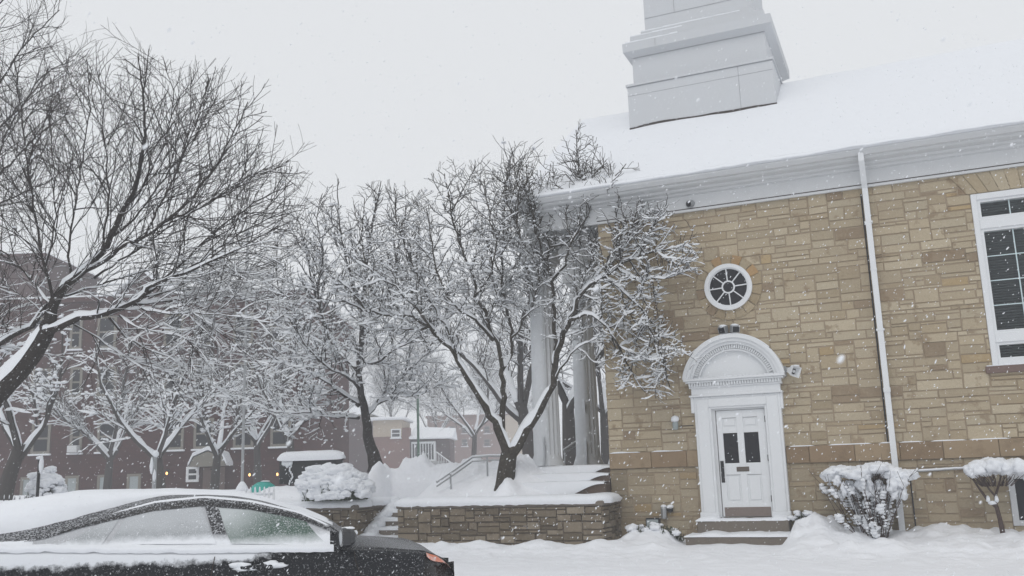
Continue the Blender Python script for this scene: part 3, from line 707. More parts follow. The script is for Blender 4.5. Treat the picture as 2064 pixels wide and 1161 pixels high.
# ------------------------------------------------------------------ retaining walls and terrace stair
PR = [((.205, .17, .125), 30), ((.24, .20, .15), 24), ((.17, .14, .10), 18), ((.275, .235, .18), 10), ((.135, .11, .08), 8)]
def rwall(label, s0, s1, ret_right, z0=.0, zc=1.0):
    o = thing('retaining_wall', label, 'wall', wl((s0 + s1) / 2, WT - .2, z0), 'stone walls along the terrace')
    mb = MB(); ashlar(mb, s0, s1, z0, zc, lambda a, z, t: wl(a, WT + t, z), um=.072, pal=PR, wmax=7, gap=.016, dep=.035)
    if ret_right is not None: ashlar(mb, ret_right, WT, z0, zc, lambda a, z, t: wl(s1 + t, ret_right + WT - a, z), um=.072, pal=PR, wmax=7, gap=.016, dep=.035)
    mb.build('stone_face', M_rstone, o)
    mb = MB(); mb.box((s0, WT - .4, z0), (s1 - .012, WT - .014, zc), CH)
    if ret_right is not None: mb.box((s1 - .4, ret_right, z0), (s1 - .0121, WT - .4, zc), CH)
    mb.build('core', M_rcore, o)
    # coping
    mb = MB(); mb.box((s0 - .02, WT - .42, zc + .001), (s1 + .04, WT + .05, zc + .10), CH, bev=.02)
    if ret_right is not None: mb.box((s1 - .40, ret_right, zc + .002), (s1 + .041, WT - .42, zc + .099), CH, bev=.02)
    mb.build('coping', M_concrete, o)
    # snow on the coping
    mb = MB(); path = [(x, WT - .19) for x in np.arange(s0 - .03, s1 - .12, .07)]
    if ret_right is not None:
        path += [(s1 - .10, WT - .2), (s1 - .12, WT - .32)] + [(s1 - .19, y) for y in np.arange(WT - .42, ret_right + .02, -.07)]
    path = np.array(path); V = []
    for i, (a, b) in enumerate(path):
        d = path[min(i + 1, len(path) - 1)] - path[max(i - 1, 0)]; d = d / np.linalg.norm(d); nx_, ny_ = -d[1], d[0]
        k = .12 * (1 + .12 * fbm(a, b, 1, 1.5)); e = .02 * fbm(a, b, 4, 4) + .012 * fbm(a, b, 6, 14, 2)
        end = sstep(0, .12, min(i, len(path) - 1 - i) * .07 + .02)
        hw = .27 + e
        for (q, hz) in ((hw - .01, -.055 + e), (hw + .005, .0), (hw + .0, .35), (hw - .04, .75), (hw - .12, .98), (0, 1.08), (-hw + .1, 1.0), (-hw - .1, .7)):
            V.append(wl(a + nx_ * q, b + ny_ * q, zc + .10 + (k * hz if hz > 0 else hz) * (.4 + .6 * end)))
    mb.add(V, [(i * 8 + q, i * 8 + q + 1, i * 8 + 9 + q, i * 8 + 8 + q)[::1] for i in range(len(path) - 1) for q in range(7)])
    mb.build('coping_snow', M_snow, o, smooth=True)
    return o
rwall('low stone retaining wall with thick snow on its coping, joined to the church corner', GAP1, .16, .0)
rwall('low stone retaining wall behind the dark car, left of the terrace steps', -26.0, GAP0, -.5)
stair = thing('stone_stair', 'snowy stone steps rising to the terrace between the two retaining walls', 'steps', wl((GAP0 + GAP1) / 2, 1.0, .2))
mb = MB(); ms = MB()
for k in range(5):
    t1 = WT - .05 - k * .30; z = .38 + k * .17
    mb.box((GAP0 - .03, t1 - .34 if k < 4 else -.5, .0), (GAP1 + .03, t1, z), CH, bev=.015)
    snow_strip(ms, GAP0 + .0, GAP1 - .0, t1 - .32, t1 + .01, z + .001, .05)
mb.build('tread', M_concrete, stair); ms.build('snow_cover', M_snow, stair, smooth=True)
mb = MB()      # drift sloping down along the left cheek of the stair
for k in range(26):
    f_ = k / 25; mb.ico(wl(GAP0 + .05 + .14 * rng.random() + .05 * f_, WT - .12 - 1.35 * (1 - f_), 1.12 - .75 * f_), (.17, .16, .10), .3, 2, CH, k)
mb.build('drift', M_snow, stair, smooth=True)

# ------------------------------------------------------------------ trees
class Tree:
    def __init__(s, seed): s.r = random.Random(seed); s.nr = np.random.default_rng(seed); s.big = []; s.fine = []
def catmull(P, step):
    P = np.asarray(P, float); out = []
    Q = np.vstack([2 * P[0] - P[1], P, 2 * P[-1] - P[-2]])
    for i in range(1, len(Q) - 2):
        n = max(2, int(np.linalg.norm(Q[i + 1][:3] - Q[i][:3]) / step))
        for k in range(n):
            t = k / n; a, b, c, d = Q[i - 1], Q[i], Q[i + 1], Q[i + 2]
            out.append(.5 * (2 * b + (c - a) * t + (2 * a - 5 * b + 4 * c - d) * t * t + (3 * b - a - 3 * c + d) * t ** 3))
    out.append(Q[-2]); return np.array(out)
def rotdir(T, r, ang, up):
    # a direction at angle ang from T, random azimuth, nudged up
    v = np.array([r.gauss(0, 1), r.gauss(0, 1), r.gauss(0, 1)]); v -= T * (v @ T); v /= np.linalg.norm(v) + 1e-9
    d = T * math.cos(ang) + v * math.sin(ang); d[2] += up; return d / np.linalg.norm(d)
def grow(tr, p, d, L, r0, lvl, par):
    r = tr.r; P_ = par[lvl]; seg = P_['seg']; n = max(2, int(L / seg + .5)); sl_ = L / n
    pts = np.empty((n + 1, 4)); x, y, z = p; dx, dy, dz = d
    r1 = P_['rend']; pts[0] = (x, y, z, r0); wv = P_['wander']; up = P_['up']
    bend = r.gauss(0, .0)
    for i in range(n):
        dx += r.gauss(0, wv); dy += r.gauss(0, wv); dz += r.gauss(0, wv) + up
        q = 1 / math.sqrt(dx * dx + dy * dy + dz * dz); dx *= q; dy *= q; dz *= q
        x += dx * sl_; y += dy * sl_; z += dz * sl_
        f = (i + 1) / n; pts[i + 1] = (x, y, z, r0 + (r1 - r0) * f)
    if tr.env is not None:
        if lvl == 1: tr.env.ja, tr.env.jb = r.gauss(0, .016), r.gauss(.008, .016)
        k = n + 1
        for i in range(n + 1):
            if not tr.env(pts[i, 0], pts[i, 1], pts[i, 2]): k = i; break
        if k < 2: return
        pts = pts[:k]
    (tr.big if lvl <= tr.biglvl else tr.fine).append(pts)
    if lvl + 1 < len(par): spawn(tr, pts, lvl + 1, par, P_.get('start', .2))
def spawn(tr, pts, lvl, par, start, Lk=1.0):
    P_ = par[lvl]; r = tr.r
    seg = np.linalg.norm(np.diff(pts[:, :3], axis=0), axis=1); cum = np.concatenate([[0], np.cumsum(seg)]); tot = cum[-1]
    if tot < .05: return
    a = start * tot + P_['sp'] * r.random()
    while a < tot:
        i = min(int(np.searchsorted(cum, a)) - 1, len(seg) - 1); i = max(i, 0)
        f = (a - cum[i]) / (seg[i] + 1e-9); p = pts[i] + (pts[i + 1] - pts[i]) * f
        T = (pts[i + 1, :3] - pts[i, :3]) / (seg[i] + 1e-9)
        fr = a / tot
        L = P_['L'] * (1 - P_.get('tap', .5) * fr) * r.uniform(.5, 1.15) * Lk
        d = rotdir(T, r, math.radians(r.uniform(*P_['ang'])), P_['bias'])
        rad = min(p[3] * .8, P_['r'] * r.uniform(.75, 1.2))
        grow(tr, p[:3], d, L, rad, lvl, par)
        a += P_['sp'] * r.uniform(.5, 1.5)
    # leader twig at the tip
def snow_on(mb, pts, hs, wmin, prob, nr, zfun, sides=5):
    P = pts[:, :3]; r = pts[:, 3]; n = len(P)
    T = np.empty_like(P); T[1:-1] = P[2:] - P[:-2] if n > 2 else T[1:-1]; T[0] = P[1] - P[0]; T[-1] = P[-1] - P[-2]
    T /= np.linalg.norm(T, axis=1)[:, None] + 1e-9
    hz = np.sqrt(np.clip(1 - T[:, 2] ** 2, 0, 1))
    m = np.where(r > .03, (hz - .22) / .45, (hz - .33) / .67)
    k = zfun(P[:, 2]) * np.clip(m, 0, 1) * (.65 + .7 * nr.random(n))
    k[nr.random(n) > prob + .3 * (r > .03)] *= .25
    S_ = np.cross(T, (0, 0, 1.)); S_ /= np.linalg.norm(S_, axis=1)[:, None] + 1e-9
    U_ = np.cross(S_, T)
    i = 0
    while i < n:
        if k[i] < .12: i += 1; continue
        j = i
        while j < n and k[j] >= .12: j += 1
        if j - i >= 2:
            idx = np.arange(i, j); kk = k[idx].copy(); kk[0] *= .3; kk[-1] *= .3
            ww = (r[idx] * np.where(r[idx] > .03, 1.0, .92) + wmin * kk) * np.where((np.arange(len(idx)) == 0) | (np.arange(len(idx)) == len(idx) - 1), .45, 1)
            hh = (hs * np.minimum(1, .45 + r[idx] / .018) + r[idx] * .75) * kk
            B = P[idx] + U_[idx] * (r[idx] * .45)[:, None]
            prof = ((-1, -.25), (-.9, .45), (0, 1.0), (.9, .45), (1, -.25)) if sides == 5 else ((-1, -.3), (0, 1.), (1, -.3))
            V = np.stack([B + S_[idx] * (ww * a)[:, None] + U_[idx] * (hh * b + (r[idx] * .4 * (b > 0)))[:, None] for a, b in prof], 1).reshape(-1, 3)
            q = len(prof); Q = [(a * q + b, a * q + b + 1, a * q + q + b + 1, a * q + q + b) for a in range(len(idx) - 1) for b in range(q - 1)]
            mb.addq(V, Q)
        i = j + 1
def finish(tr, root, bark, hs, wmin, prob, zfun, sides_big=8, clumps=0, csize=.05, fine_prob=None):
    mb = MB()
    for p in tr.big: mb.tube(p[:, :3], p[:, 3], sides_big if p[0, 3] > .03 else 5, False)
    mb.build('trunk', bark, root, smooth=True)
    mb = MB()
    for p in tr.fine: mb.tube(p[:, :3], p[:, 3], 3, False)
    mb.build('crown', bark, root, smooth=True)
    mb = MB()
    for p in tr.big: snow_on(mb, p, hs, wmin, prob, tr.nr, zfun)
    for p in tr.fine:
        if len(p) > 1: snow_on(mb, p, hs * .8, wmin, (fine_prob or prob), tr.nr, zfun, 3)
    if clumps:
        V0, F0 = ICO[1]
        for _ in range(clumps):
            p = tr.fine[tr.r.randrange(len(tr.fine))]; q = p[tr.r.randrange(len(p))]
            if tr.r.random() > zfun(np.array([q[2]]))[0]: continue
            a = csize * tr.r.uniform(.5, 1.3); an = tr.r.uniform(0, 6.28); X = np.array([math.cos(an), math.sin(an), 0]); Y = np.array([-X[1], X[0], 0])
            R3 = (a * tr.r.uniform(1, 2), a * tr.r.uniform(.8, 1.2), a * tr.r.uniform(.5, .8)); W_ = V0 * (1 + .25 * tr.nr.standard_normal((len(V0), 1)).clip(-1, 1))
            mb.addq(q[:3] + np.array([0, 0, q[3] + R3[2] * .5]) + W_[:, :1] * R3[0] * X + W_[:, 1:2] * R3[1] * Y + W_[:, 2:] * R3[2] * np.array([0, 0, 1.]), F0)
    mb.build('branch_snow', M_snowt, root, smooth=True)
def limb(tr, pix, r0, r1, wob=.012, step=.16, pw=1.0):
    P = [np.append(at(x, y, Y), 0) for (x, y, Y) in pix]
    q = catmull(P, step); n = len(q); f = np.linspace(0, 1, n) ** (.68 if pw == 1 else pw)
    q[:, 3] = r0 + (r1 - r0) * f
    q[1:-1, :3] += tr.nr.normal(0, wob, (n - 2, 3)); tr.big.append(q); return q
def inpoly(poly, Yc):
    # silhouette of the crown, in metres in the upright plane through the trunk
    pw = [at(x, y, Yc) for x, y in poly]; X = np.array([p[0] / p[1] for p in pw]); Z = np.array([(p[2] - EYE[2]) / p[1] for p in pw])
    n = len(X)
    def f(x, y, z):
        a, b = x / y + f.ja, (z - EYE[2]) / y + f.jb; c = False; j = n - 1
        for i in range(n):
            if (Z[i] > b) != (Z[j] > b) and a < (X[j] - X[i]) * (b - Z[i]) / (Z[j] - Z[i]) + X[i]: c = not c
            j = i
        return c
    f.ja = f.jb = 0.0
    return f
def multi(spec, Y):      # [(x,y,dY)]
    return [(x, y, Y + d) for x, y, d in spec]

# --- front magnolia on the terrace
def front_tree():
    Y = 20.0; tr = Tree(3); tr.biglvl = 1
    tr.env = inpoly([(655, 650), (640, 560), (700, 480), (715, 400), (780, 345), (850, 345), (880, 350), (893, 308), (915, 345), (955, 318), (1015, 285), (1065, 305), (1122, 325), (1138, 290), (1158, 238), (1182, 258), (1205, 290), (1215, 335), (1262, 308), (1276, 350), (1235, 395), (1330, 400), (1375, 470), (1412, 500), (1420, 550), (1360, 590), (1350, 640), (1372, 720), (1378, 805), (1330, 818), (1285, 805), (1250, 745), (1190, 700), (1080, 690), (940, 735), (850, 720), (760, 690)], Y)
    root = thing('magnolia_tree', 'snow laden spreading tree with forked trunk standing on the terrace behind the stone wall', 'tree', at(1020, 985, Y))
    base = limb(tr, multi([(1018, 992, 0), (1019, 968, 0), (1022, 940, 0), (1026, 914, 0)], Y), .20, .15, .0, .08)
    tr.big[-1][:, 3] = np.interp(np.linspace(0, 1, len(base)), [0, .25, .6, 1], [.25, .205, .19, .17])
    par = {1: dict(L=1.3, sp=.115, ang=(30, 80), bias=.16, r=.0165, rend=.0058, seg=.10, wander=.22, up=.035, start=.12, tap=.4),
           2: dict(L=.46, sp=.066, ang=(30, 80), bias=.18, r=.0082, rend=.0052, seg=.08, wander=.26, up=.04, start=.1, tap=.35),
           3: dict(L=.17, sp=.06, ang=(28, 65), bias=.22, r=.0062, rend=.005, seg=.06, wander=.2, up=.05, tap=.3)}
    L = []
    def lb(spec, r0, r1, st_=.1, Lk=1.0, **k):
        q = limb(tr, multi(spec, Y), r0 * (.82 if r0 < .1 else .95), r1 * .85, wob=.02, pw=.52, **k); L.append((q, st_, Lk)); return q
    lb([(1026, 920, 0), (1010, 879, -.02), (992, 836, -.1), (962, 793, -.2), (934, 746, -.3), (921, 713, -.3), (891, 685, -.4), (863, 659, -.5), (833, 640, -.6), (790, 634, -.7), (735, 624, -.8), (690, 606, -.9)], .135, .022, .3)
    lb([(926, 715, -.3), (904, 668, -.1), (878, 621, 0), (850, 570, .2), (822, 510, .3), (800, 440, .4), (795, 380, .5)], .07, .012, .25)
    lb([(878, 672, -.45), (850, 640, -.8), (810, 590, -1.0), (760, 555, -1.1), (710, 520, -1.2)], .05, .011, .2)
    lb([(863, 659, -.5), (820, 665, -.2), (770, 650, .2), (720, 655, .5)], .04, .012, .2)
    lb([(1022, 915, .1), (1012, 870, .15), (1013, 802, .2), (1010, 741, .25), (1001, 690, .3), (984, 659, .3), (982, 629, .25), (958, 595, .2), (954, 556, .2), (930, 500, .25), (910, 430, .3), (896, 350, .3)], .10, .012, .35)
    lb([(1012, 745, .25), (1031, 715, .5), (1031, 681, .6), (1022, 629, .7), (1014, 582, .8), (1012, 500, .7), (1018, 420, .6), (1022, 330, .6)], .06, .011, .3)
    lb([(994, 685, .3), (966, 655, -.1), (945, 634, -.3), (915, 612, -.5), (885, 560, -.6), (870, 490, -.6), (860, 420, -.6)], .055, .011, .25)
    lb([(958, 595, .2), (985, 560, -.3), (1000, 500, -.6), (985, 430, -.7), (975, 360, -.7)], .04, .011, .2)
    lb([(1030, 915, 0), (1053, 879, -.05), (1087, 827, -.1), (1113, 776, -.15), (1117, 733, -.2), (1130, 690, -.3), (1152, 642, -.5), (1165, 603, -.7), (1190, 573, -.9), (1221, 560, -1.0), (1245, 540, -1.1), (1290, 515, -1.3), (1340, 505, -1.6)], .135, .02, .42)
    lb([(1117, 735, -.2), (1121, 681, 0), (1117, 642, .1), (1113, 565, .1), (1102, 526, .1), (1112, 500, .1), (1140, 488, .1), (1156, 470, .1), (1166, 399, .1), (1164, 335, .1), (1161, 262, .1)], .075, .012, .3)
    lb([(1113, 565, .1), (1140, 535, -.3), (1150, 490, -.4), (1190, 430, -.4), (1225, 380, -.4), (1262, 330, -.4)], .045, .010, .3)
    lb([(1150, 645, -.5), (1194, 635, -.9), (1224, 660, -1.0), (1249, 698, -1.1), (1275, 750, -1.2), (1300, 790, -1.3)], .05, .012, .2)
    lb([(1221, 560, -1.0), (1262, 590, -1.3), (1300, 640, -1.5), (1330, 710, -1.6), (1350, 780, -1.7)], .045, .012, .15)
    lb([(1245, 540, -1.1), (1290, 560, -1.5), (1340, 560, -1.8), (1395, 540, -2.0)], .035, .011, .15)
    lb([(1190, 573, -.9), (1230, 520, -.7), (1270, 470, -.8), (1300, 430, -1.0), (1330, 425, -1.0)], .045, .011, .2)
    lb([(1165, 603, -.7), (1190, 540, -.1), (1200, 480, .2), (1215, 420, .3)], .035, .010, .2)
    lb([(1113, 776, -.15), (1150, 715, -.5), (1180, 690, -.6), (1215, 690, -.7)], .04, .012, .4)
    lb([(1100, 526, .1), (1080, 470, -.2), (1070, 400, -.3), (1060, 330, -.3)], .04, .010, .15)
    lb([(1031, 681, .6), (1065, 630, .3), (1085, 560, 0), (1060, 500, -.2)], .035, .010, .25)
    lb([(984, 659, .3), (1000, 600, .6), (1040, 540, .9), (1050, 470, 1.0)], .035, .010, .2)
    lb([(1340, 505, -1.6), (1375, 500, -1.7), (1405, 515, -1.8)], .02, .010, .1)
    lb([(1156, 470, .1), (1180, 400, -.1), (1195, 340, -.2), (1205, 290, -.2)], .03, .009, .05)
    lb([(1080, 470, -.2), (1100, 400, .2), (1110, 330, .3)], .03, .009, .05)
    lb([(790, 634, -.7), (745, 570, -.4), (730, 480, -.3), (735, 400, -.2)], .04, .010, .1)
    lb([(910, 430, .3), (935, 380, 0), (960, 330, -.1)], .025, .009, .05)
    lb([(735, 624, -.8), (700, 580, -1.2), (670, 560, -1.3)], .03, .010, .1)
    lb([(1290, 515, -1.3), (1310, 460, -1.4), (1350, 430, -1.4)], .03, .010, .1)
    lb([(1249, 698, -1.1), (1300, 720, -1.5), (1345, 740, -1.7)], .03, .010, .1)
    lb([(1150, 490, -.4), (1175, 450, -.1), (1215, 400, .1), (1240, 350, .1)], .03, .009, .05)
    lb([(1166, 399, .1), (1200, 370, .3), (1235, 345, .4), (1255, 325, .4)], .025, .009, .05)
    lb([(1060, 500, -.2), (1040, 450, -.4), (1045, 390, -.5), (1035, 320, -.5)], .03, .009, .05)
    lb([(1215, 560, -1.0), (1250, 510, -1.2), (1275, 460, -1.3), (1290, 400, -1.3)], .03, .009, .05)
    for q, s_, Lk in L: spawn(tr, q, 1, par, s_, Lk)
    zf = lambda z: np.interp(z, [2, 4.6, 6.2, 7.3, 8.6], [1, 1, .95, .5, .0])
    finish(tr, root, M_bark3, .033, .008, .82, zf, 10, 9000, .023, .5)
front_tree()

# --- tall street tree on the left (trunk outside the frame) and its neighbour
parL = {1: dict(L=2.0, sp=.145, ang=(22, 60), bias=.05, r=.0102, rend=.0038, seg=.15, wander=.125, up=.008, start=.10, tap=.45),
        2: dict(L=.85, sp=.11, ang=(20, 55), bias=.10, r=.0048, rend=.0028, seg=.13, wander=.13, up=.03, start=.1, tap=.45),
        3: dict(L=.28, sp=.10, ang=(25, 62), bias=.1, r=.0033, rend=.0024, seg=.10, wander=.13, up=.03, tap=.3)}
def left_tree():
    Y = 14.5; tr = Tree(5); tr.biglvl = 1; tr.env = inpoly([(-900, 1000), (-900, -900), (-60, -600), (60, -40), (130, 70), (215, 95), (300, 70), (330, 110), (470, 130), (505, 205), (560, 300), (620, 345), (660, 360), (600, 470), (590, 640), (560, 700), (500, 740), (380, 790), (240, 790), (120, 720), (0, 800)], Y)
    root = thing('street_tree', 'large bare tree leaning in from the left edge, snow lying on its lower limbs', 'tree', at(-150, 1120, Y), 'bare street trees on the left')
    L = []
    def lb(spec, r0, r1, st_=.1, Lk=1.0, **k):
        q = limb(tr, multi(spec, Y), r0 * (.52 if r0 < .09 else .8), r1 * .65, pw=.45, **k); L.append((q, st_, Lk)); return q
    limb(tr, multi([(-150, 1125, 0), (-130, 1020, 0), (-90, 910, 0), (-40, 840, 0), (0, 790, 0), (55, 730, 0), (82, 690, 0), (98, 655, 0)], Y), .27, .125, .005)
    lb([(98, 655, 0), (103, 624, 0), (116, 600, 0), (138, 569, .1), (165, 548, .1), (203, 510, .2), (226, 476, .3), (243, 434, .3), (265, 390, .4), (285, 320, .4), (292, 250, .4), (285, 180, .4), (278, 110, .4)], .15, .013, .12)
    lb([(90, 672, 0), (103, 665, -.1), (162, 641, -.2), (220, 631, -.3), (262, 614, -.4), (293, 593, -.5), (307, 576, -.5), (372, 548, -.7), (427, 527, -.8), (500, 490, -1.0), (560, 455, -1.1)], .115, .013, .2)
    lb([(268, 614, -.4), (344, 605, -.2), (393, 589, -.1), (441, 593, 0), (489, 603, .1), (545, 612, .2)], .05, .012, .15, .8)
    lb([(285, 622, -.4), (344, 634, -.7), (413, 631, -.9), (489, 641, -1.0), (551, 651, -1.1)], .04, .011, .15, .7)
    lb([(241, 636, -.3), (289, 665, -.5), (358, 676, -.6), (389, 700, -.7), (420, 731, -.7), (455, 740, -.7)], .04, .011, .1, .7)
    lb([(150, 655, -.2), (214, 693, .2), (255, 720, .3), (303, 741, .4), (362, 755, .5)], .03, .010, .1, .7)
    lb([(165, 548, .1), (214, 527, 0), (241, 500, -.1), (293, 476, -.3), (331, 448, -.4), (379, 407, -.5), (430, 340, -.6), (475, 260, -.7), (500, 205, -.7)], .085, .012, .1)
    lb([(120, 596, .1), (148, 593, .3), (193, 576, .5), (241, 562, .6), (310, 541, .7), (344, 531, .7), (413, 531, .8), (510, 520, .9)], .05, .011, .1, .8)
    lb([(190, 560, .5), (260, 515, .9), (340, 460, 1.2), (430, 400, 1.4), (520, 350, 1.5), (590, 350, 1.6)], .045, .011, .15)
    lb([(331, 448, -.4), (400, 420, -.2), (480, 380, 0), (545, 330, .1)], .035, .010, .1)
    lb([(293, 476, -.3), (330, 400, -.5), (370, 320, -.6), (400, 230, -.6), (420, 160, -.6)], .04, .010, .1)
    lb([(203, 510, .2), (215, 430, 0), (215, 340, 0), (205, 240, 0), (200, 140, 0)], .05, .011, .1)
    lb([(243, 434, .3), (290, 370, .6), (330, 290, .8), (350, 200, .8), (330, 120, .8)], .04, .010, .1)
    lb([(141, 565, .1), (139, 500, .3), (150, 420, .4), (165, 320, .5), (180, 220, .5), (175, 120, .5)], .055, .011, .1)
    lb([(110, 610, 0), (92, 540, -.3), (72, 440, -.5), (55, 330, -.6), (40, 220, -.6), (30, 110, -.6)], .06, .012, .1)
    lb([(105, 620, 0), (60, 560, .5), (0, 500, .8), (-70, 430, 1.0), (-140, 350, 1.1)], .05, .012, .1)
    lb([(95, 615, 0), (76, 641, .2), (48, 668, .3), (0, 690, .4), (-60, 705, .5), (-120, 730, .5)][::-1], .10, .05, .1)
    lb([(-40, 840, 0), (-90, 700, .2), (-160, 550, .4), (-220, 400, .5), (-260, 250, .5)], .12, .014, .1)
    lb([(90, 540, -.3), (110, 460, -.8), (110, 360, -1), (100, 250, -1), (110, 150, -1)], .035, .010, .1)
    lb([(293, 593, -.5), (350, 545, -.2), (430, 470, 0), (510, 410, .1), (590, 370, .2)], .05, .012, .1)
    lb([(226, 476, .3), (270, 440, .7), (330, 360, 1.0), (390, 280, 1.1), (440, 190, 1.1)], .05, .012, .1)
    lb([(372, 548, -.7), (440, 500, -.4), (520, 450, -.2), (580, 420, -.1)], .04, .012, .1)
    lb([(413, 531, .8), (470, 545, .9), (530, 560, 1.0), (580, 600, 1.0)], .03, .011, .1, .8)
    lb([(262, 614, -.4), (330, 590, .4), (400, 560, .9), (480, 550, 1.1), (560, 560, 1.2)], .04, .011, .15, .8)
    lb([(220, 640, -.3), (270, 690, .3), (340, 720, .7), (420, 770, .9), (470, 800, .9)], .035, .011, .1, .8)
    lb([(344, 605, -.2), (400, 640, -.6), (470, 690, -.8), (530, 740, -.9)], .03, .011, .1, .8)
    for q, s_, Lk in L: spawn(tr, q, 1, parL, s_, Lk)
    zf = lambda z: np.interp(z, [2.4, 4.6, 5.6, 7.5], [1, .95, .30, .05])
    finish(tr, root, M_bark, .026, .006, .62, zf, 10, 500, .022, .34)
left_tree()
def corner_tree():
    Y = 19.0; tr = Tree(9); tr.biglvl = 1; tr.env = inpoly([(-900, 1000), (-900, -900), (60, -300), (145, 10), (150, 60), (120, 90), (175, 170), (180, 260), (160, 420), (60, 560), (-100, 800)], Y)
    root = thing('street_tree', 'tall bare tree cut off by the upper left corner, almost free of snow', 'tree', at(-330, 1060, Y), 'bare street trees on the left')
    L = []
    def lb(spec, r0, r1, st_=.1):
        q = limb(tr, multi(spec, Y), r0 * .7, r1 * .8, pw=.5); L.append((q, st_, 1.0))
    limb(tr, multi([(-330, 1060, 0), (-310, 900, 0), (-290, 760, 0)], Y), .3, .22)
    lb([(-290, 760, 0), (-220, 620, 0), (-130, 500, 0), (-50, 400, 0), (20, 330, 0), (80, 270, 0), (140, 225, 0)], .16, .012, .3)
    lb([(-220, 620, 0), (-170, 480, .4), (-110, 360, .5), (-50, 250, .6), (10, 150, .6), (60, 80, .6), (120, 20, .6)], .12, .012, .3)
    lb([(-170, 480, .4), (-140, 320, -.2), (-90, 180, -.4), (-40, 70, -.5), (20, -20, -.5), (70, -60, -.5)], .09, .012, .3)
    lb([(-130, 500, 0), (-60, 440, -.5), (20, 400, -.7), (90, 370, -.8), (150, 330, -.8)], .07, .011, .2)
    lb([(-50, 400, 0), (0, 300, .4), (40, 220, .5), (90, 150, .5), (150, 120, .5)], .06, .011, .2)
    lb([(-110, 360, .5), (-40, 300, .9), (30, 230, 1), (110, 190, 1)], .06, .011, .2)
    lb([(-290, 760, 0), (-300, 560, 0), (-270, 360, 0), (-240, 180, 0)], .12, .013, .3)
    for q, s_, Lk in L: spawn(tr, q, 1, parL, s_, Lk)
    zf = lambda z: np.interp(z, [3, 6, 8], [.5, .12, 0.0])
    finish(tr, root, M_bark, .03, .01, .4, zf, 8, 0)
corner_tree()
# --- tree behind the snow heap
def mid_tree():
    Y = 26.0; tr = Tree(13); tr.biglvl = 1; tr.env = inpoly([(535, 860), (520, 700), (535, 560), (560, 440), (590, 385), (680, 345), (700, 380), (770, 360), (850, 390), (905, 450), (930, 650), (910, 740), (800, 850), (650, 860)], Y)
    root = thing('lawn_tree', 'dark trunked snowy tree behind the black sign and the snow heap', 'tree', at(757, 950, Y), 'trees on the lawn behind the terrace')
    L = []
    def lb(spec, r0, r1, st_=.12, Lk=1.0):
        q = limb(tr, multi(spec, Y), r0 * (.72 if r0 < .2 else .92), r1 * .85, pw=.5); L.append((q, st_, Lk))
    lb([(758, 950, 0), (754, 925, 0), (743, 887, 0), (736, 836, 0), (726, 784, 0), (723, 732, 0), (729, 681, 0), (731, 629, .1), (736, 560, .2), (746, 480, .2), (760, 410, .2), (768, 365, .2)], .235, .014, .3)
    tr.big[-1][:, 3] *= np.interp(np.linspace(0, 1, len(tr.big[-1])), [0, .1, .3, 1], [1.15, .95, .85, 1])
    lb([(724, 818, 0), (685, 791, -.3), (643, 760, -.6), (609, 749, -.8), (574, 732, -1), (545, 722, -1.1)], .09, .016)
    lb([(724, 842, 0), (671, 839, -.5), (636, 832, -.8), (581, 832, -1.1), (540, 834, -1.3)], .075, .015)
    lb([(722, 746, 0), (688, 712, .4), (661, 674, .6), (647, 632, .7), (630, 570, .8), (615, 500, .8), (598, 430, .8)], .12, .014)
    lb([(738, 840, 0), (765, 808, .5), (795, 775, .9), (833, 739, 1.2), (870, 695, 1.4), (900, 640, 1.5)], .10, .015)
    lb([(724, 737, 0), (760, 729, -.5), (795, 705, -.8), (857, 674, -1.1), (900, 660, -1.3)], .08, .015)
    lb([(729, 681, 0), (747, 660, .3), (768, 630, .6), (792, 560, .8), (806, 480, .9), (820, 410, .9)], .10, .014)
    lb([(726, 784, 0), (700, 760, -.9), (660, 740, -1.6), (620, 700, -2.0), (580, 640, -2.2)], .08, .014)
    lb([(731, 629, .1), (710, 570, -.3), (690, 490, -.5), (680, 410, -.5), (682, 360, -.5)], .08, .014)
    lb([(688, 712, .4), (640, 690, .9), (590, 640, 1.2), (560, 570, 1.3), (560, 480, 1.3)], .07, .014)
    lb([(768, 630, .6), (820, 590, 1), (860, 530, 1.2), (890, 470, 1.2)], .06, .014)
    lb([(661, 674, .6), (640, 600, 0), (650, 520, -.2), (640, 440, -.3), (650, 390, -.3)], .06, .013)
    lb([(760, 815, .5), (800, 800, .2), (850, 795, 0), (905, 760, -.2)], .05, .013)
    par = {1: dict(L=1.75, sp=.155, ang=(28, 68), bias=.14, r=.020, rend=.0075, seg=.17, wander=.16, up=.025, start=.12, tap=.45),
           2: dict(L=.72, sp=.105, ang=(28, 68), bias=.12, r=.0095, rend=.0058, seg=.13, wander=.19, up=.03, start=.12, tap=.4),
           3: dict(L=.27, sp=.10, ang=(25, 62), bias=.15, r=.0064, rend=.005, seg=.10, wander=.15, up=.03, tap=.3)}
    for q, s_, Lk in L: spawn(tr, q, 1, par, s_, Lk)
    zf = lambda z: np.interp(z, [2, 6.5, 8.5, 10], [1, .9, .45, .1])
    finish(tr, root, M_bark, .045, .014, .72, zf, 10, 4500, .036)
mid_tree()
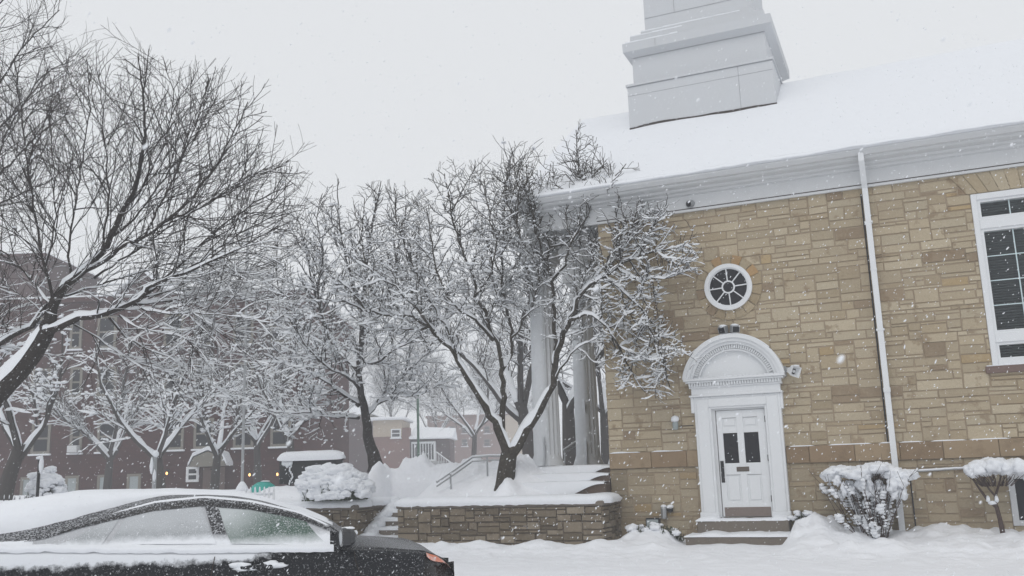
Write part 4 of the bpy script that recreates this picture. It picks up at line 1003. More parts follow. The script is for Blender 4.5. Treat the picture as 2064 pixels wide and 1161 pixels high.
# --- generic trees of the lawn behind, seen through the snowfall
def gen_tree(name, label, px, py, Y, H, seed, snow=.9, lean=0.0, forks=4, r0=.2, dens=1.0, group=None, barkm=None):
    tr = Tree(seed); tr.biglvl = 2; tr.env = None; r = tr.r
    b = at(px, py, Y); root = thing(name, label, 'tree', b, group or ('trees on the lawn behind the terrace' if name == 'lawn_tree' else 'hazy trees in the distance'))
    k = H / 8.0; fh = H * r.uniform(.16, .26)
    P = [np.append(b + np.array([lean * f * .5, 0, fh * f - .3 * (f == 0)]), r0 * (1.15 - .35 * f)) for f in (0, .3, .65, 1)]
    q = catmull(P, .2); tr.big.append(q)
    par = {1: dict(L=H * .72, sp=1, ang=(18, 45), bias=.2, r=r0 * .5, rend=.016, seg=.32, wander=.09, up=.03, start=.2, tap=0),
           2: dict(L=2.1 * k, sp=.25 / dens, ang=(28, 62), bias=.18, r=.026, rend=.010, seg=.24, wander=.14, up=.03, start=.12, tap=.5),
           3: dict(L=.95 * k, sp=.19 / dens, ang=(28, 62), bias=.1, r=.012, rend=.0085, seg=.2, wander=.15, up=.03, start=.12, tap=.4),
           4: dict(L=.42, sp=.3 / dens, ang=(28, 62), bias=.1, r=.009, rend=.0075, seg=.2, wander=.12, up=.02, tap=.3)}
    for i in range(forks):
        a = 2 * math.pi * (i + r.uniform(-.25, .25)) / forks + .5; e = math.radians(r.uniform(22, 52))
        d = np.array([math.cos(a) * math.sin(e) + lean * .1, math.sin(a) * math.sin(e), math.cos(e)])
        grow(tr, q[-1, :3] - np.array([0, 0, r.uniform(0, fh * .3)]), d, H * r.uniform(.58, .8), r0 * r.uniform(.4, .55), 1, par)
    z0 = b[2]
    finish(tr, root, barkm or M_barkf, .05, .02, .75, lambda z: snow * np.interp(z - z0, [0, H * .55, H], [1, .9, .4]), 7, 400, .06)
    return root
gen_tree('lawn_tree', 'small snow plastered tree with low fork before the dark brick building', 322, 985, 34, 6.8, 21, 1.0, -.3, 4, .2, 1.0)
gen_tree('lawn_tree', 'fine twigged snowy tree hiding the middle windows of the dark brick building', 215, 985, 43, 8.5, 41, .9, .2, 5, .17, 1.3)
gen_tree('lawn_tree', 'fine twigged snowy tree just right of the tall flagpole', 520, 975, 44, 9.0, 42, .9, -.2, 5, .17, 1.3)
gen_tree('lawn_tree', 'low snowy tree beside the lit entrance of the brick building', 432, 978, 38, 5.4, 22, 1.0, .2, 5, .17, 1.0)
gen_tree('lawn_tree', 'snowy tree near the right end of the dark brick building', 590, 970, 40, 7.5, 23, 1.0, -.3, 4, .17)
gen_tree('lawn_tree', 'white plastered forked tree at the left edge before the brick wall', 5, 1000, 26, 6.2, 24, 1.0, .8, 3, .2, .8)
gen_tree('lawn_tree', 'dark upright tree seen between the two porch columns', 1150, 945, 31, 11, 25, .8, 0, 4, .24)
gen_tree('lawn_tree', 'leaning dark tree seen left of the nearer porch column', 1075, 945, 36, 11, 26, .8, -.8, 4, .28)
gen_tree('lawn_tree', 'snowy tree filling the slit between the rear column and the stone corner', 1222, 940, 40, 11, 35, .9, 0, 5, .2)
gen_tree('park_tree', 'hazy snowy tree in front of the far flat roofed building', 955, 940, 70, 12, 27, .9, .3, 5, .2)
gen_tree('park_tree', 'hazy tree rising behind the house with the white bay window', 880, 940, 122, 22, 28, .8, 0, 5, .26, .8)
gen_tree('park_tree', 'hazy tree rising above the orange brick house', 790, 945, 125, 22, 29, .8, 0, 5, .26, .8)
gen_tree('park_tree', 'hazy tree between the dark brick building and the orange house', 665, 950, 88, 17, 30, .8, 0, 5, .26, .8)
gen_tree('park_tree', 'hazy tree above the far flat roofed building', 1030, 940, 168, 25, 31, .7, 0, 5, .26, .7)
gen_tree('park_tree', 'tall hazy tree behind the right half of the dark brick building', 520, 960, 80, 19, 32, .7, 0, 5, .3, .8)

# ------------------------------------------------------------------ shrubs
def twigs(mb, r, base, n, spread, H, r0=.008, lean=(0, 0), flat=True):
    tips = []
    for _ in range(n):
        a = r.uniform(0, 6.283); e = abs(r.gauss(0, 1)) * spread
        p = np.array(base) + np.array([math.cos(a), math.sin(a), 0]) * r.uniform(0, .22); d = np.array([math.cos(a) * e + lean[0], math.sin(a) * e + lean[1], 1.0]); d /= np.linalg.norm(d)
        L = H * r.uniform(.65, 1.05) / max(.4, d[2]) if flat else H * r.uniform(.5, 1)
        m = 6; P = [p]
        for i in range(m):
            d = d + np.array([r.gauss(0, .1), r.gauss(0, .1), .02]); d /= np.linalg.norm(d); P.append(P[-1] + d * L / m)
        mb.tube(P, np.linspace(r0, r0 * .5, m + 1), 4, False); tips.append(P)
        for _k in range(3):
            q = P[r.randint(2, m)]; dd = d + np.array([r.gauss(0, .5), r.gauss(0, .5), r.uniform(0, .4)]); dd /= np.linalg.norm(dd)
            mb.tube([q, q + dd * H * .12, q + dd * H * .22 + np.array([0, 0, .02])], [r0 * .55, r0 * .45, r0 * .35], 3, False)
    return tips
M_twig = mat('shrub_twig', (.075, .055, .05), .85, .1, noise=[(20, .5, (.14, .09, .075), .5, .7)])
def flat_shrub():
    r = random.Random(4); P = wl(5.04, .62, .25)
    root = thing('shrub', 'flat topped twiggy shrub under a thick snow cap beside the downpipe', 'shrub', P)
    mb = MB(); tips = twigs(mb, r, P, 90, .40, 1.2, .009); mb.build('stems', M_twig, root, smooth=True)
    mb = MB()
    for _ in range(130):
        a, b = r.uniform(-.72, .72), r.uniform(-.5, .5)
        if (a / .70) ** 2 + (b / .52) ** 2 > 1: continue
        k = 1 - .35 * (a / .74) ** 2; z = 1.36 + .13 * k + .04 * r.random() + .05 * math.sin(a * 9) - .07 * (a / .70) ** 2
        mb.ico(P + CU * a + CN * b + np.array([0, 0, z - .25 + .02]), (.17 * r.uniform(.6, 1.15), .15 * r.uniform(.7, 1.1), .085 * r.uniform(.7, 1.3)), .45, 3, CH, _)
    for _ in range(16):
        a = r.uniform(-.74, .74); a *= .88; mb.ico(P + CU * a + CN * r.uniform(.25, .45) + np.array([0, 0, r.uniform(.88, 1.12)]), (.09 * r.uniform(.5, 1.2), .07, .10 * r.uniform(.6, 1.3)), .8, 3, CH, _)
    mb.build('snow_cap', M_snow, root, smooth=True)
    mb = MB()
    for _ in range(170):
        p = tips[r.randrange(len(tips))]; k = r.randint(1, 5); q = p[k]; d = p[k + 1] - p[k]; s_ = r.uniform(.018, .045) * r.choice((1, 1, 1.6))
        for m_ in range(3): mb.ico(q + d * (m_ * .3) + np.array([r.gauss(0, .012), r.gauss(0, .012), .012]), (s_ * r.uniform(.8, 1.5), s_, s_ * r.uniform(.5, .9)), .6, 1, CH, _)
    mb.build('snow_clump', M_snowt, root, smooth=True)
flat_shrub()
def umbrella_tree():
    r = random.Random(6); P = wl(7.08, .55, .45)
    root = thing('small_tree', 'little umbrella shaped tree with a puffy snow cap by the basement window', 'tree', P)
    f = lambda a, z, b=0: P + CU * a + CN * b + np.array([0, 0, z])
    mb = MB()
    mb.tube([f(.0, -.1), f(-.02, .2), f(-.05, .42)], [.045, .038, .034], 7, False)
    mb.tube([f(-.05, .40), f(-.17, .52), f(-.28, .72, .05), f(-.36, .88, .05)], [.03, .026, .02, .014], 6, False)
    mb.tube([f(-.05, .42), f(-.04, .58), f(.02, .74), f(.10, .95)], [.03, .026, .02, .014], 6, False)
    mb.tube([f(-.04, .58), f(-.14, .72, .1), f(-.2, .9, .15)], [.02, .016, .012], 5, False)
    for _ in range(46):
        a, b = r.uniform(-.45, .45), r.uniform(-.35, .35); q = f(a * .5, .75, b * .4); mb.tube([q, q + (f(a, .93, b) - q) * .6 + np.array([r.gauss(0, .03), 0, 0]), f(a, .95, b)], [.009, .007, .005], 4, False)
    mb.build('trunk', M_twig, root, smooth=True)
    mb = MB()
    for _ in range(30):
        a, b = r.uniform(-.40, .44), r.uniform(-.30, .30); mb.ico(f(a, 1.06 + .07 * r.random() - .12 * abs(a), b), (.12 * r.uniform(.7, 1.2), .11, .12), .45, 3, CH, _)
    for a in (-.16, -.03): mb.ico(f(a, .53, .02), (.035, .04, .06), .3, 2, CH, 3)
    mb.ico(f(-.1, .47), (.07, .04, .035), .3, 2, CH, 5)
    for _ in range(10): mb.ico(f(r.uniform(.42, .85), .86 + .08 * r.random(), r.uniform(-.1, .2)), (.09, .08, .055), .3, 2, CH, _)
    mb.build('snow_cap', M_snow, root, smooth=True)
umbrella_tree()
M_ever = mat('evergreen_leaf', (.05, .065, .04), .8, .2, noise=[(30, .5, (.1, .09, .06), .5, .7)])
def low_shrub(label, P, W, D, H, n, ns, seed, cap=True, nm='shrub', leafy=True):
    r = random.Random(seed); root = thing(nm, label, 'shrub', P); P = np.asarray(P)
    mb = MB()
    for _ in range(n):
        a = r.uniform(0, 6.283); q = math.sqrt(r.random()); c = P + CU * math.cos(a) * q * W * .5 + CN * math.sin(a) * q * D * .5; hz = H * math.sqrt(max(0, 1 - q * q * .9))
        p0 = c; p1 = c + np.array([r.gauss(0, .05), r.gauss(0, .05), hz * r.uniform(.5, .98)])
        mb.tube([p0, (p0 + p1) / 2 + np.array([r.gauss(0, .03), r.gauss(0, .03), 0]), p1], [.009, .007, .005], 4, False)
        if leafy:
            for _k in range(6):
                q_ = p0 + (p1 - p0) * r.uniform(.3, 1); d = np.array([r.gauss(0, 1), r.gauss(0, 1), r.gauss(0, .6)]); d /= np.linalg.norm(d); s_ = r.uniform(.02, .045); e = np.cross(d, (0.3, .2, 1)); e /= np.linalg.norm(e)
                mb.add([q_, q_ + d * s_ + e * s_ * .4, q_ + d * s_ * 2, q_ + d * s_ - e * s_ * .4], [(0, 1, 2, 3)])
    mb.build('stems', M_ever if leafy else M_twig, root)
    mb = MB()
    for _ in range(ns):
        a = r.uniform(0, 6.283); q = math.sqrt(r.random()) * 1.0
        if W > 1.2 and .1 < a < 1.15 and q > .62: continue
        hz = H * math.sqrt(max(0, 1 - q * q * .85)) * r.uniform(.8, 1.03) * (1 + .22 * math.sin(a * 3 + seed) * q)
        c = P + CU * math.cos(a) * q * W * .5 + CN * math.sin(a) * q * D * .5 + np.array([0, 0, hz]); s_ = r.uniform(.07, .17) * (1 if cap else .5)
        mb.ico(c, (s_ * 1.3, s_ * 1.1, s_ * .7), .42, 3, CH, _)
    if cap:
        for _ in range(ns * 2):
            an = r.uniform(-math.pi * .9, math.pi * .35) if W > 1.2 else r.uniform(0, 6.283); el = r.uniform(.1, 1.2); s_ = r.uniform(.03, .13)
            if W > 1.2 and -1.15 < an < -.25 and el < .75 and r.random() < .9: continue
            mb.ico(P + CU * math.cos(an) * math.cos(el) * W * .52 - np.array([0, 1., 0]) * abs(math.sin(an)) * math.cos(el) * D * .52 + np.array([0, 0, H * math.sin(el)]), (s_ * 1.3, s_, s_ * .7), .45, 3, CH, _)
    mb.build('snow_cap', M_snow, root, smooth=True); return root
P = at(690, 998, 20.6); low_shrub('broad evergreen shrub buried in lumpy snow in front of the black sign', P - np.array([.17, 0, .1]), 1.55, 1.1, .72, 420, 120, 31)
P = at(90, 1020, 27); low_shrub('cone shaped evergreen coated with snow behind the iron fence at far left', P, .95, .9, 1.0, 260, 50, 32)
low_shrub('small snow dusted evergreen sprigs left of the door steps', wl(1.15, .75, .30), .95, .5, .34, 130, 16, 33, False)
low_shrub('tiny snow dusted sprigs under the meter box', wl(.70, .8, .42), .35, .3, .2, 22, 6, 35, False)
low_shrub('low snowy sprig right of the door steps', wl(3.85, .35, .55), .5, .3, .32, 26, 14, 34, False)

# ------------------------------------------------------------------ things on the terrace
def post_thing(name, label, cat, pix_top, pix_bot, Y, r, m, snow=True):
    b, t = at(*pix_bot, Y), at(*pix_top, Y); b = np.array([t[0], t[1], b[2]]); root = thing(name, label, cat, b)
    mb = MB(); mb.tube([b - np.array([0, 0, .3]), t], r, 10); mb.build('pole', m, root, smooth=False)
    return root, b, t
root, b, t = post_thing('flagpole', 'tall thin grey flagpole in front of the brick building', 'flagpole', (500, 470), (487, 990), 30, .045, M_steel)
mb = MB(); mb.ico(t, .1, 0, 2); mb.build('finial', M_steel, root, smooth=True)
mb = MB(); mb.lathe([(.22, -.1), (.2, .08), (.12, .22), (.05, .3), (.0, .32)], b, 10); mb.build('base_snow', M_snow, root, smooth=True)
root, b, t = post_thing('sign_post', 'short dark post with snow stuck to its top at far left', 'post', (80, 925), (82, 1010), 18, .03, M_iron)
mb = MB(); mb.ico(t + np.array([.05, -.02, -.12]), (.045, .04, .18), .3, 2); mb.ico(t + np.array([.0, 0, .02]), (.07, .06, .035), .2, 2); mb.build('stuck_snow', M_snow, root, smooth=True)
root, b, t = post_thing('sign_post', 'grey post with clinging snow in front of the small forked tree', 'post', (313, 915), (313, 990), 24, .05, M_steel)
mb = MB(); mb.ico(t + np.array([.03, -.03, .0]), (.08, .07, .09), .3, 2); mb.ico(t + np.array([-.06, -.05, -.3]), (.05, .05, .22), .3, 2); mb.ico(t + np.array([.02, -.05, -.55]), (.04, .05, .16), .3, 2); mb.build('stuck_snow', M_snow, root, smooth=True)
root, b, t = post_thing('street_lamp', 'green painted lamp post by the white bay window', 'lamp post', (842, 800), (846, 950), 60, .08, M_greenpost)
mb = MB(); mb.lathe([(.055, 0), (.11, .06), (.13, .28), (.06, .36), (.02, .42)], t, 10); mb.build('lantern', M_greenpost, root)
# black sign board
SY = 24.0; a_, b_ = at(563, 925, SY), at(690, 925, SY)
root = thing('sign_board', 'large black sign board topped by a thick roll of snow', 'sign', at(626, 990, SY))
zt, zb = at(626, 926, SY)[2], at(626, 974, SY)[2]
FX = (np.zeros(3), np.array([1., 0, 0]), np.array([0, 1., 0]))
mb = MB(); mb.box((a_[0], SY, zb), (b_[0], SY + .16, zt), FX, bev=.015); mb.build('panel', M_signblk, root)
mb = MB(); mb.box((a_[0] - .02, SY - .03, zt - .05), (b_[0] + .02, SY + .19, zt + .01), FX, bev=.01); mb.build('frame', M_iron, root)
for x in (a_[0] + .2, b_[0] - .2):
    mb = MB(); mb.box((x, SY + .03, zb - 1.2), (x + .1, SY + .13, zb), FX); mb.build('leg', M_iron, root)
mb = MB(); V = []; xs = np.linspace(a_[0] - .05, b_[0] + .05, 26)
for i, x in enumerate(xs):
    e = math.sqrt(max(.02, 1 - (abs(i - 12.5) / 12.6) ** 8)); k = .20 * (1 + .06 * fbm(x, 0, 1, 2)) * e; hw = .18 * (.6 + .4 * e)
    for (q, hz) in ((-1, -.2), (-1.05, .3), (-.85, .8), (0, 1.05), (.85, .8), (1.05, .3), (1, -.2)): V.append((x, SY + .08 + q * hw, zt + .012 + k * hz))
mb.add(V, [(i * 7 + q, i * 7 + 7 + q, i * 7 + 8 + q, i * 7 + 1 + q) for i in range(25) for q in range(6)] + [tuple(range(7)), tuple(range(175, 182))[::-1]])
for k in range(8):
    x = a_[0] + .1 + .22 * rng.random(); mb.ico((x, SY - .03, zt - .04 - .1 * rng.random()), (.05, .03, .09), .4, 1)
for k in range(9): mb.ico((a_[0] + .31 - .04 * math.sin(k), SY - .02, zt - .15 - .055 * k), (.025, .02, .045), .4, 1)
mb.build('snow_cap', M_snow, root, smooth=True)
# teal rounded cover and picket fence
P = at(531, 992, 23.5); root = thing('covered_cart', 'small cart under a rounded teal cover behind white picket tips', 'cart', P - np.array([0, 0, .25]))
mb = MB(); mb.lathe([(.34, -.04), (.33, .05), (.27, .16), (.15, .24), (.0, .27)], P, 20); mb.build('cover', M_teal, root, smooth=True)
mb = MB(); mb.box((P[0] - .26, P[1] - .25, P[2] - .3), (P[0] + .40, P[1] + .25, P[2] - .045), FX, bev=.03); mb.build('body', M_iron, root)
mb = MB(); mb.ico(P + np.array([.05, -.02, .265]), (.12, .12, .02), .3, 2); mb.build('snow_cap', M_snowt, root, smooth=True)
def fence(label, px0, px1, Y0, Y1, z0, hz, n, m, name='picket_fence', w_=.022):
    A, B = at(px0, 980, Y0), at(px1, 980, Y1); A[2] = B[2] = z0
    root = thing(name, label, 'fence', (A + B) / 2)
    mb = MB(); ms = MB()
    for k in range(n):
        p = A + (B - A) * (k / max(1, n - 1))
        mb.box((-w_, -.015, -.1), (w_, .015, hz - .07), (p, np.array([1., 0, 0]), np.array([0, 1., 0]))); mb.add([p + np.array(v) for v in ((-w_, -.015, hz - .07), (w_, -.015, hz - .07), (w_, .015, hz - .07), (-w_, .015, hz - .07), (0, 0, hz + .03))], [(0, 1, 4), (1, 2, 4), (2, 3, 4), (3, 0, 4)])
        ms.ico(p + np.array([0, -.01, hz - .03]), (w_ * .9, .02, .06), .3, 1)
    mb.build('picket', m, root)
    for z in (.10, hz - .16):
        mb = MB(); mb.tube([A + np.array([0, 0.02, z]), B + np.array([0, .02, z])], .018, 5); mb.build('rail', m, root)
        ms.tube([A + np.array([0, .01, z + .03]), B + np.array([0, .01, z + .03])], .028, 6)
    ms.build('picket_snow', M_snow, root, smooth=True)
fence('short run of white pickets in front of the teal cover', 496, 552, 21.8, 21.6, 1.1, .42, 7, M_white)
fence('black iron fence with snow tipped pickets at the far left above the car', -60, 62, 24, 23.5, .95, .55, 13, M_iron, 'iron_fence', .012)
# handrails
def rail(label, pix, Y, posts, r=.022, two=True):
    P = [at(x, y, Y + d) for x, y, d in pix]; root = thing('handrail', label, 'handrail', P[0] - np.array([0, 0, .6]), 'metal handrails of the church steps')
    mb = MB(); mb.tube(P, r, 8)
    if two: mb.tube([p - np.array([0, 0, .09]) for p in P], r * .8, 8)
    mb.build('rail', M_steel, root)
    for (i, f_) in posts:
        p = P[i] + (P[i + 1] - P[i]) * f_; mb = MB(); mb.tube([p - np.array([0, 0, .9]), p], r * .9, 8); mb.build('post', M_steel, root)
    mb = MB(); mb.tube([p + np.array([0, 0, r + .004]) for p in P], r * .8, 6); mb.build('rail_snow', M_snowt, root)
rail('bent metal handrail climbing out of the snow left of the forked tree', [(880, 972, 0), (920, 945, .25), (952, 922, .5), (985, 919, .5), (1030, 919, .5)], 20.6, [(0, .7), (2, .9)])
rail('metal handrail end showing between the two porch columns', [(1136, 908, 0), (1170, 885, .8), (1200, 862, 1.6)], 24, [(0, .05)], .022, True)

# ------------------------------------------------------------------ car
car_loc = np.array([-1.4914, 8.0, .15]); _c = math.radians(-12)
CX = np.array([math.cos(_c), -math.sin(_c), 0]); CY = np.array([math.sin(_c), math.cos(_c), 0])
CA = (car_loc - np.array([0, 0, .15]), CX, CY)
def cl(x, y, z): return CA[0] + CX * x + CY * y + np.array([0, 0, z])
car = thing('parked_car', 'black sedan parked in the street with roof and windows plastered in snow', 'car', car_loc)
belt = lambda x: np.interp(x, [-3.8, -3.5, -2.9, -2.3, -1.25, 0, .4, .68, .80, .88, .96, 1.02, 1.06], [1.15, 1.24, 1.265, 1.245, 1.186, 1.137, 1.107, 1.074, 1.02, .955, .865, .76, .62])
rail_z = lambda x: np.interp(x, [-3.8, -3.3, -2.64, -2.33, -2.1, -1.92, -1.55, -1.16, -.77, -.37, -.144, -.03, .06, .12], [1.16, 1.26, 1.30, 1.345, 1.43, 1.475, 1.567, 1.60, 1.55, 1.445, 1.34, 1.27, 1.17, .5])
cen_z = lambda x: np.interp(x, [-3.8, -3.4, -2.93, -2.33, -1.49, -.92, -.66, -.386, -.16, .02, .18, .53, .76, .95, 1.02, 1.06], [1.17, 1.36, 1.47, 1.60, 1.64, 1.60, 1.54, 1.44, 1.345, 1.265, 1.181, 1.097, 1.03, .93, .81, .66])
def carsec(x):
    g = .15; b = float(belt(x)); rz = max(float(rail_z(x)), b + .004); cz = max(float(cen_z(x)), rz * .0 + b - .06)
    ins = .06 + .22 * sstep(.0, .32, rz - b)
    pl = .72 * sstep(.5, 1.02, x) ** 2 + .16 * sstep(-3.0, -3.8, x) ** 2         # plan rounding of the ends
    S_ = [(.14, g + .20), (.03, g + .26), (.0, g + .45), (-.012, g + .62), (.0, g + .78), (.018, b - .09), (.004, b - .045), (.03, b - .005), (.06, b + .006), (ins, rz - .012), (ins + .03, rz + .012), (ins + .13, rz * .7 + cz * .3 + .006), (.62, rz * .18 + cz * .82), (.90, cz)]
    return [(y + (pl if y < .5 else pl * (.9 - y) / .4), z) for y, z in S_]
xs = np.concatenate([np.arange(-3.8, -3.0, .1), np.arange(-3.0, .1, .06), np.arange(.1, .8, .05), np.arange(.8, 1.005, .02)])
V = []; n = 14
for x in xs:
    h = carsec(x); fb = lambda y: .05 * sstep(.3, 1.06, x) * (y / .9)                      # nose bulges forward at the middle
    full = h + [(1.8 - y, z) for y, z in h[-2::-1]]
    for (y, z) in full: V.append(cl(x + fb(min(y, 1.8 - y)), y, z))
m = 2 * n - 1; F = [(i * m + q, (i + 1) * m + q, (i + 1) * m + q + 1, i * m + q + 1) for i in range(len(xs) - 1) for q in range(m - 1)]
F += [tuple(range(m)), tuple(range((len(xs) - 1) * m, len(xs) * m))[::-1]]
F += [(i * m, i * m + m - 1, (i + 1) * m + m - 1, (i + 1) * m) for i in range(len(xs) - 1)]
def plaster(name, base, rough, zlines, amt, nscale=9, fine=90, fthr=.6, famt=.8, coat=0.0, spec=.5, fade=.05, low=None):
    """paint or glass with blown snow stuck to it; zlines = [(x, z above which the snow holds)] in the car's own axes"""
    m_ = mat(name, base, rough, spec, coat=coat); N = m_.node_tree; L = N.links.new; b = N.nodes['Principled BSDF']
    tc = N.nodes.new('ShaderNodeTexCoord'); sep = N.nodes.new('ShaderNodeSeparateXYZ')
    mp = N.nodes.new('ShaderNodeMapping'); mp.inputs['Rotation'].default_value = (0, 0, _c); L(tc.outputs['Object'], mp.inputs[0]); L(mp.outputs[0], sep.inputs[0])
    cv = N.nodes.new('ShaderNodeFloatCurve'); c = cv.mapping.curves[0]
    X0, X1 = zlines[0][0], zlines[-1][0]
    c.points[0].location = (0, zlines[0][1] * .5); c.points[-1].location = (1, zlines[-1][1] * .5)
    for (x, z) in zlines[1:-1]: c.points.new((x - X0) / (X1 - X0), z * .5)
    for p in c.points: p.handle_type = 'VECTOR'
    cv.mapping.update()
    mr = N.nodes.new('ShaderNodeMapRange'); mr.inputs[1].default_value = X0; mr.inputs[2].default_value = X1; L(sep.outputs[0], mr.inputs[0]); L(mr.outputs[0], cv.inputs['Value'])
    def math_(op, a, b_=None, cl_=False):
        q = N.nodes.new('ShaderNodeMath'); q.operation = op; q.use_clamp = cl_
        for k, v in enumerate((a, b_)):
            if v is None: continue
            if isinstance(v, (int, float)): q.inputs[k].default_value = v
            else: L(v, q.inputs[k])
        return q.outputs[0]
    def nz(sc, det=6):
        q = N.nodes.new('ShaderNodeTexNoise'); q.inputs['Scale'].default_value = sc; q.inputs['Detail'].default_value = det; q.inputs['Roughness'].default_value = .75; L(mp.outputs[0], q.inputs['Vector']); return q.outputs[0]
    d = math_('SUBTRACT', sep.outputs[2], math_('MULTIPLY', cv.outputs[0], 2.0))
    d = math_('ADD', d, math_('MULTIPLY', math_('SUBTRACT', nz(nscale), .5), .22))
    k1 = math_('DIVIDE', d, fade, True); k1 = math_('MULTIPLY', k1, amt)
    q = N.nodes.new('ShaderNodeMapRange'); q.inputs[1].default_value = fthr; q.inputs[2].default_value = fthr + .12; q.inputs[4].default_value = famt; L(nz(fine, 3), q.inputs[0])
    k = math_('MAXIMUM', k1, q.outputs[0])
    if low:      # snow banked up from the sill
        k = math_('MAXIMUM', k, math_('MULTIPLY', math_('DIVIDE', math_('SUBTRACT', low, math_('ADD', sep.outputs[2], math_('MULTIPLY', math_('SUBTRACT', nz(11), .5), .10))), .09, True), .97))
    x = N.nodes.new('ShaderNodeMix'); x.data_type = 'RGBA'; L(k, x.inputs[0]); x.inputs[6].default_value = (*base, 1); x.inputs[7].default_value = (*SNOWC, 1)
    L(x.outputs[2], b.inputs['Base Color'])
    r_ = N.nodes.new('ShaderNodeMapRange'); r_.inputs[3].default_value = rough; r_.inputs[4].default_value = .85; L(k, r_.inputs[0]); L(r_.outputs[0], b.inputs['Roughness'])
    if coat: L(math_('SUBTRACT', coat, k, True), b.inputs['Coat Weight'])
    bp = N.nodes.new('ShaderNodeBump'); bp.inputs['Distance'].default_value = .012; bp.inputs['Strength'].default_value = .6; L(k, bp.inputs['Height']); L(bp.outputs[0], b.inputs['Normal'])
    return m_
# heights are above the car's origin (ground)
M_body = plaster('snow_plastered_black_paint', (.012, .013, .016), .25, [(-4.2, .93), (-2.2, .93), (-1.5, .925), (-.85, .91), (-.6, .96), (-.2, 1.03), (.0, 1.3), (1.4, 1.4)], .98, 8, 60, .585, .7, 0, .28, .045)
mb = MB(); mb.add(V, F); mb.build('body', M_body, car, smooth=True)
M_pillar = plaster('dusted_roof_side', (.02, .02, .024), .4, [(-3.2, 1.15), (-2.64, 1.25), (-1.9, 1.42), (-1.2, 1.515), (-.4, 1.42), (0, 1.28)], .95, 9, 75, .475, .66, 0, .4, .16)
# roof side rail / pillar band (dusted), laid just proud of the body
def band(mb, xs, ylo, off=.006):
    pass
def side_pt(x, f, off=.008):
    h = carsec(x); (y0, z0), (y1, z1) = h[8], h[9]
    if f <= 1: y, z = y0 + (y1 - y0) * f, z0 + (z1 - z0) * f
    elif f <= 2: (y2, z2) = h[11]; y, z = y1 + (y2 - y1) * (f - 1), z1 + (z2 - z1) * (f - 1)
    else: (y1, z1), (y2, z2) = h[11], h[12]; y, z = y1 + (y2 - y1) * (f - 2), z1 + (z2 - z1) * (f - 2)
    return cl(x, y - off, z + off * .4)
mb = MB(); xx = np.arange(-2.9, -.03, .05); V = []; fs = (.86, .95, 1.05, 1.5, 2.0, 2.8)
for x in xx:
    for f_ in fs: V.append(side_pt(x, f_ if x > -2.35 or f_ > 1 else max(.2, f_), .012))
mb.add(V, [(i * 6 + q, i * 6 + 6 + q, i * 6 + 7 + q, i * 6 + 1 + q) for i in range(len(xx) - 1) for q in range(5)])
mb.build('roof_rail', M_pillar, car, smooth=True)
M_glassR = plaster('snow_dusted_glass', (.10, .12, .125), .2, [(-3, .95), (-1.1, .95)], .50, 7, 85, .49, .8, 0, .5, .3, 1.20)
M_glassF = plaster('snow_dusted_green_glass', (.075, .125, .10), .2, [(-1.2, .95), (-.9, 1.02), (-.6, 1.18), (-.3, 1.27), (0, 1.27)], .56, 6, 85, .51, .7, 0, .5, .3, 1.135)
M_frame = plaster('frosted_door_frame', (.03, .03, .034), .4, [(-4, .85), (0, .85)], .55, 12, 60, .50, .85, 0, .4, .3, 1.19)
mb = MB(); V = []; xx = np.arange(-2.42, -.06, .04)
for x in xx:
    for f_ in (.12, .4, .7, .92): V.append(side_pt(x, f_, .006))
mb.add(V, [(i * 4 + q, i * 4 + 4 + q, i * 4 + 5 + q, i * 4 + 1 + q) for i in range(len(xx) - 1) for q in range(3)]); mb.build('door_frame', M_frame, car, smooth=True)
def pane(name, xb0, xb1, xt0, xt1, m_, fb=.10, ft=.84):
    mb = MB(); nx_, nz_ = 24, 8; V = []
    for i in range(nx_ + 1):
        for j in range(nz_ + 1):
            a = j / nz_; x = (xb0 + (xb1 - xb0) * i / nx_) * (1 - a) + (xt0 + (xt1 - xt0) * i / nx_) * a
            V.append(side_pt(x, fb + (ft - fb) * a, .010))
    w1 = nz_ + 1; mb.add(V, [(i * w1 + j, i * w1 + w1 + j, i * w1 + w1 + j + 1, i * w1 + j + 1) for i in range(nx_) for j in range(nz_)])
    return mb.build(name, m_, car, smooth=True)
pane('side_window', -.90, -.10, -1.05, -.30, M_glassF); pane('side_window', -1.86, -1.02, -1.76, -1.17, M_glassR); pane('quarter_window', -2.27, -1.91, -1.95, -1.81, M_glassR)
def stripe(name, xb0, xb1, xt0, xt1, f0, f1, m_, off=.013):
    mb = MB(); V = []
    for j in range(7):
        a = f0 + (f1 - f0) * j / 6
        for i in range(4): V.append(side_pt((xb0 + (xb1 - xb0) * i / 3) * (1 - a) + (xt0 + (xt1 - xt0) * i / 3) * a, a, off))
    mb.add(V, [(j * 4 + i, j * 4 + i + 1, j * 4 + 5 + i, j * 4 + 4 + i) for j in range(6) for i in range(3)]); return mb.build(name, m_, car, smooth=True)
M_post = plaster('dusted_pillar', (.02, .02, .024), .4, [(-4, 1.6), (0, 1.6)], .6, 14, 60, .50, .75, 0, .4, .25)
stripe('pillar', -1.01, -.90, -1.16, -1.05, .30, .88, M_post)
mb = MB(); V = []; xx = np.arange(-2.25, -.10, .04)
for x in xx: V += [side_pt(x, .84, .014), side_pt(x, .95, .016)]
mb.add(V, [(i * 2, i * 2 + 2, i * 2 + 3, i * 2 + 1) for i in range(len(xx) - 1)]); mb.build('window_trim', plaster('black_trim', (.012, .012, .014), .4, [(-4, 1.7), (0, 1.7)], .6, 14, 70, .53, .6, 0, .4, .25), car, smooth=True)
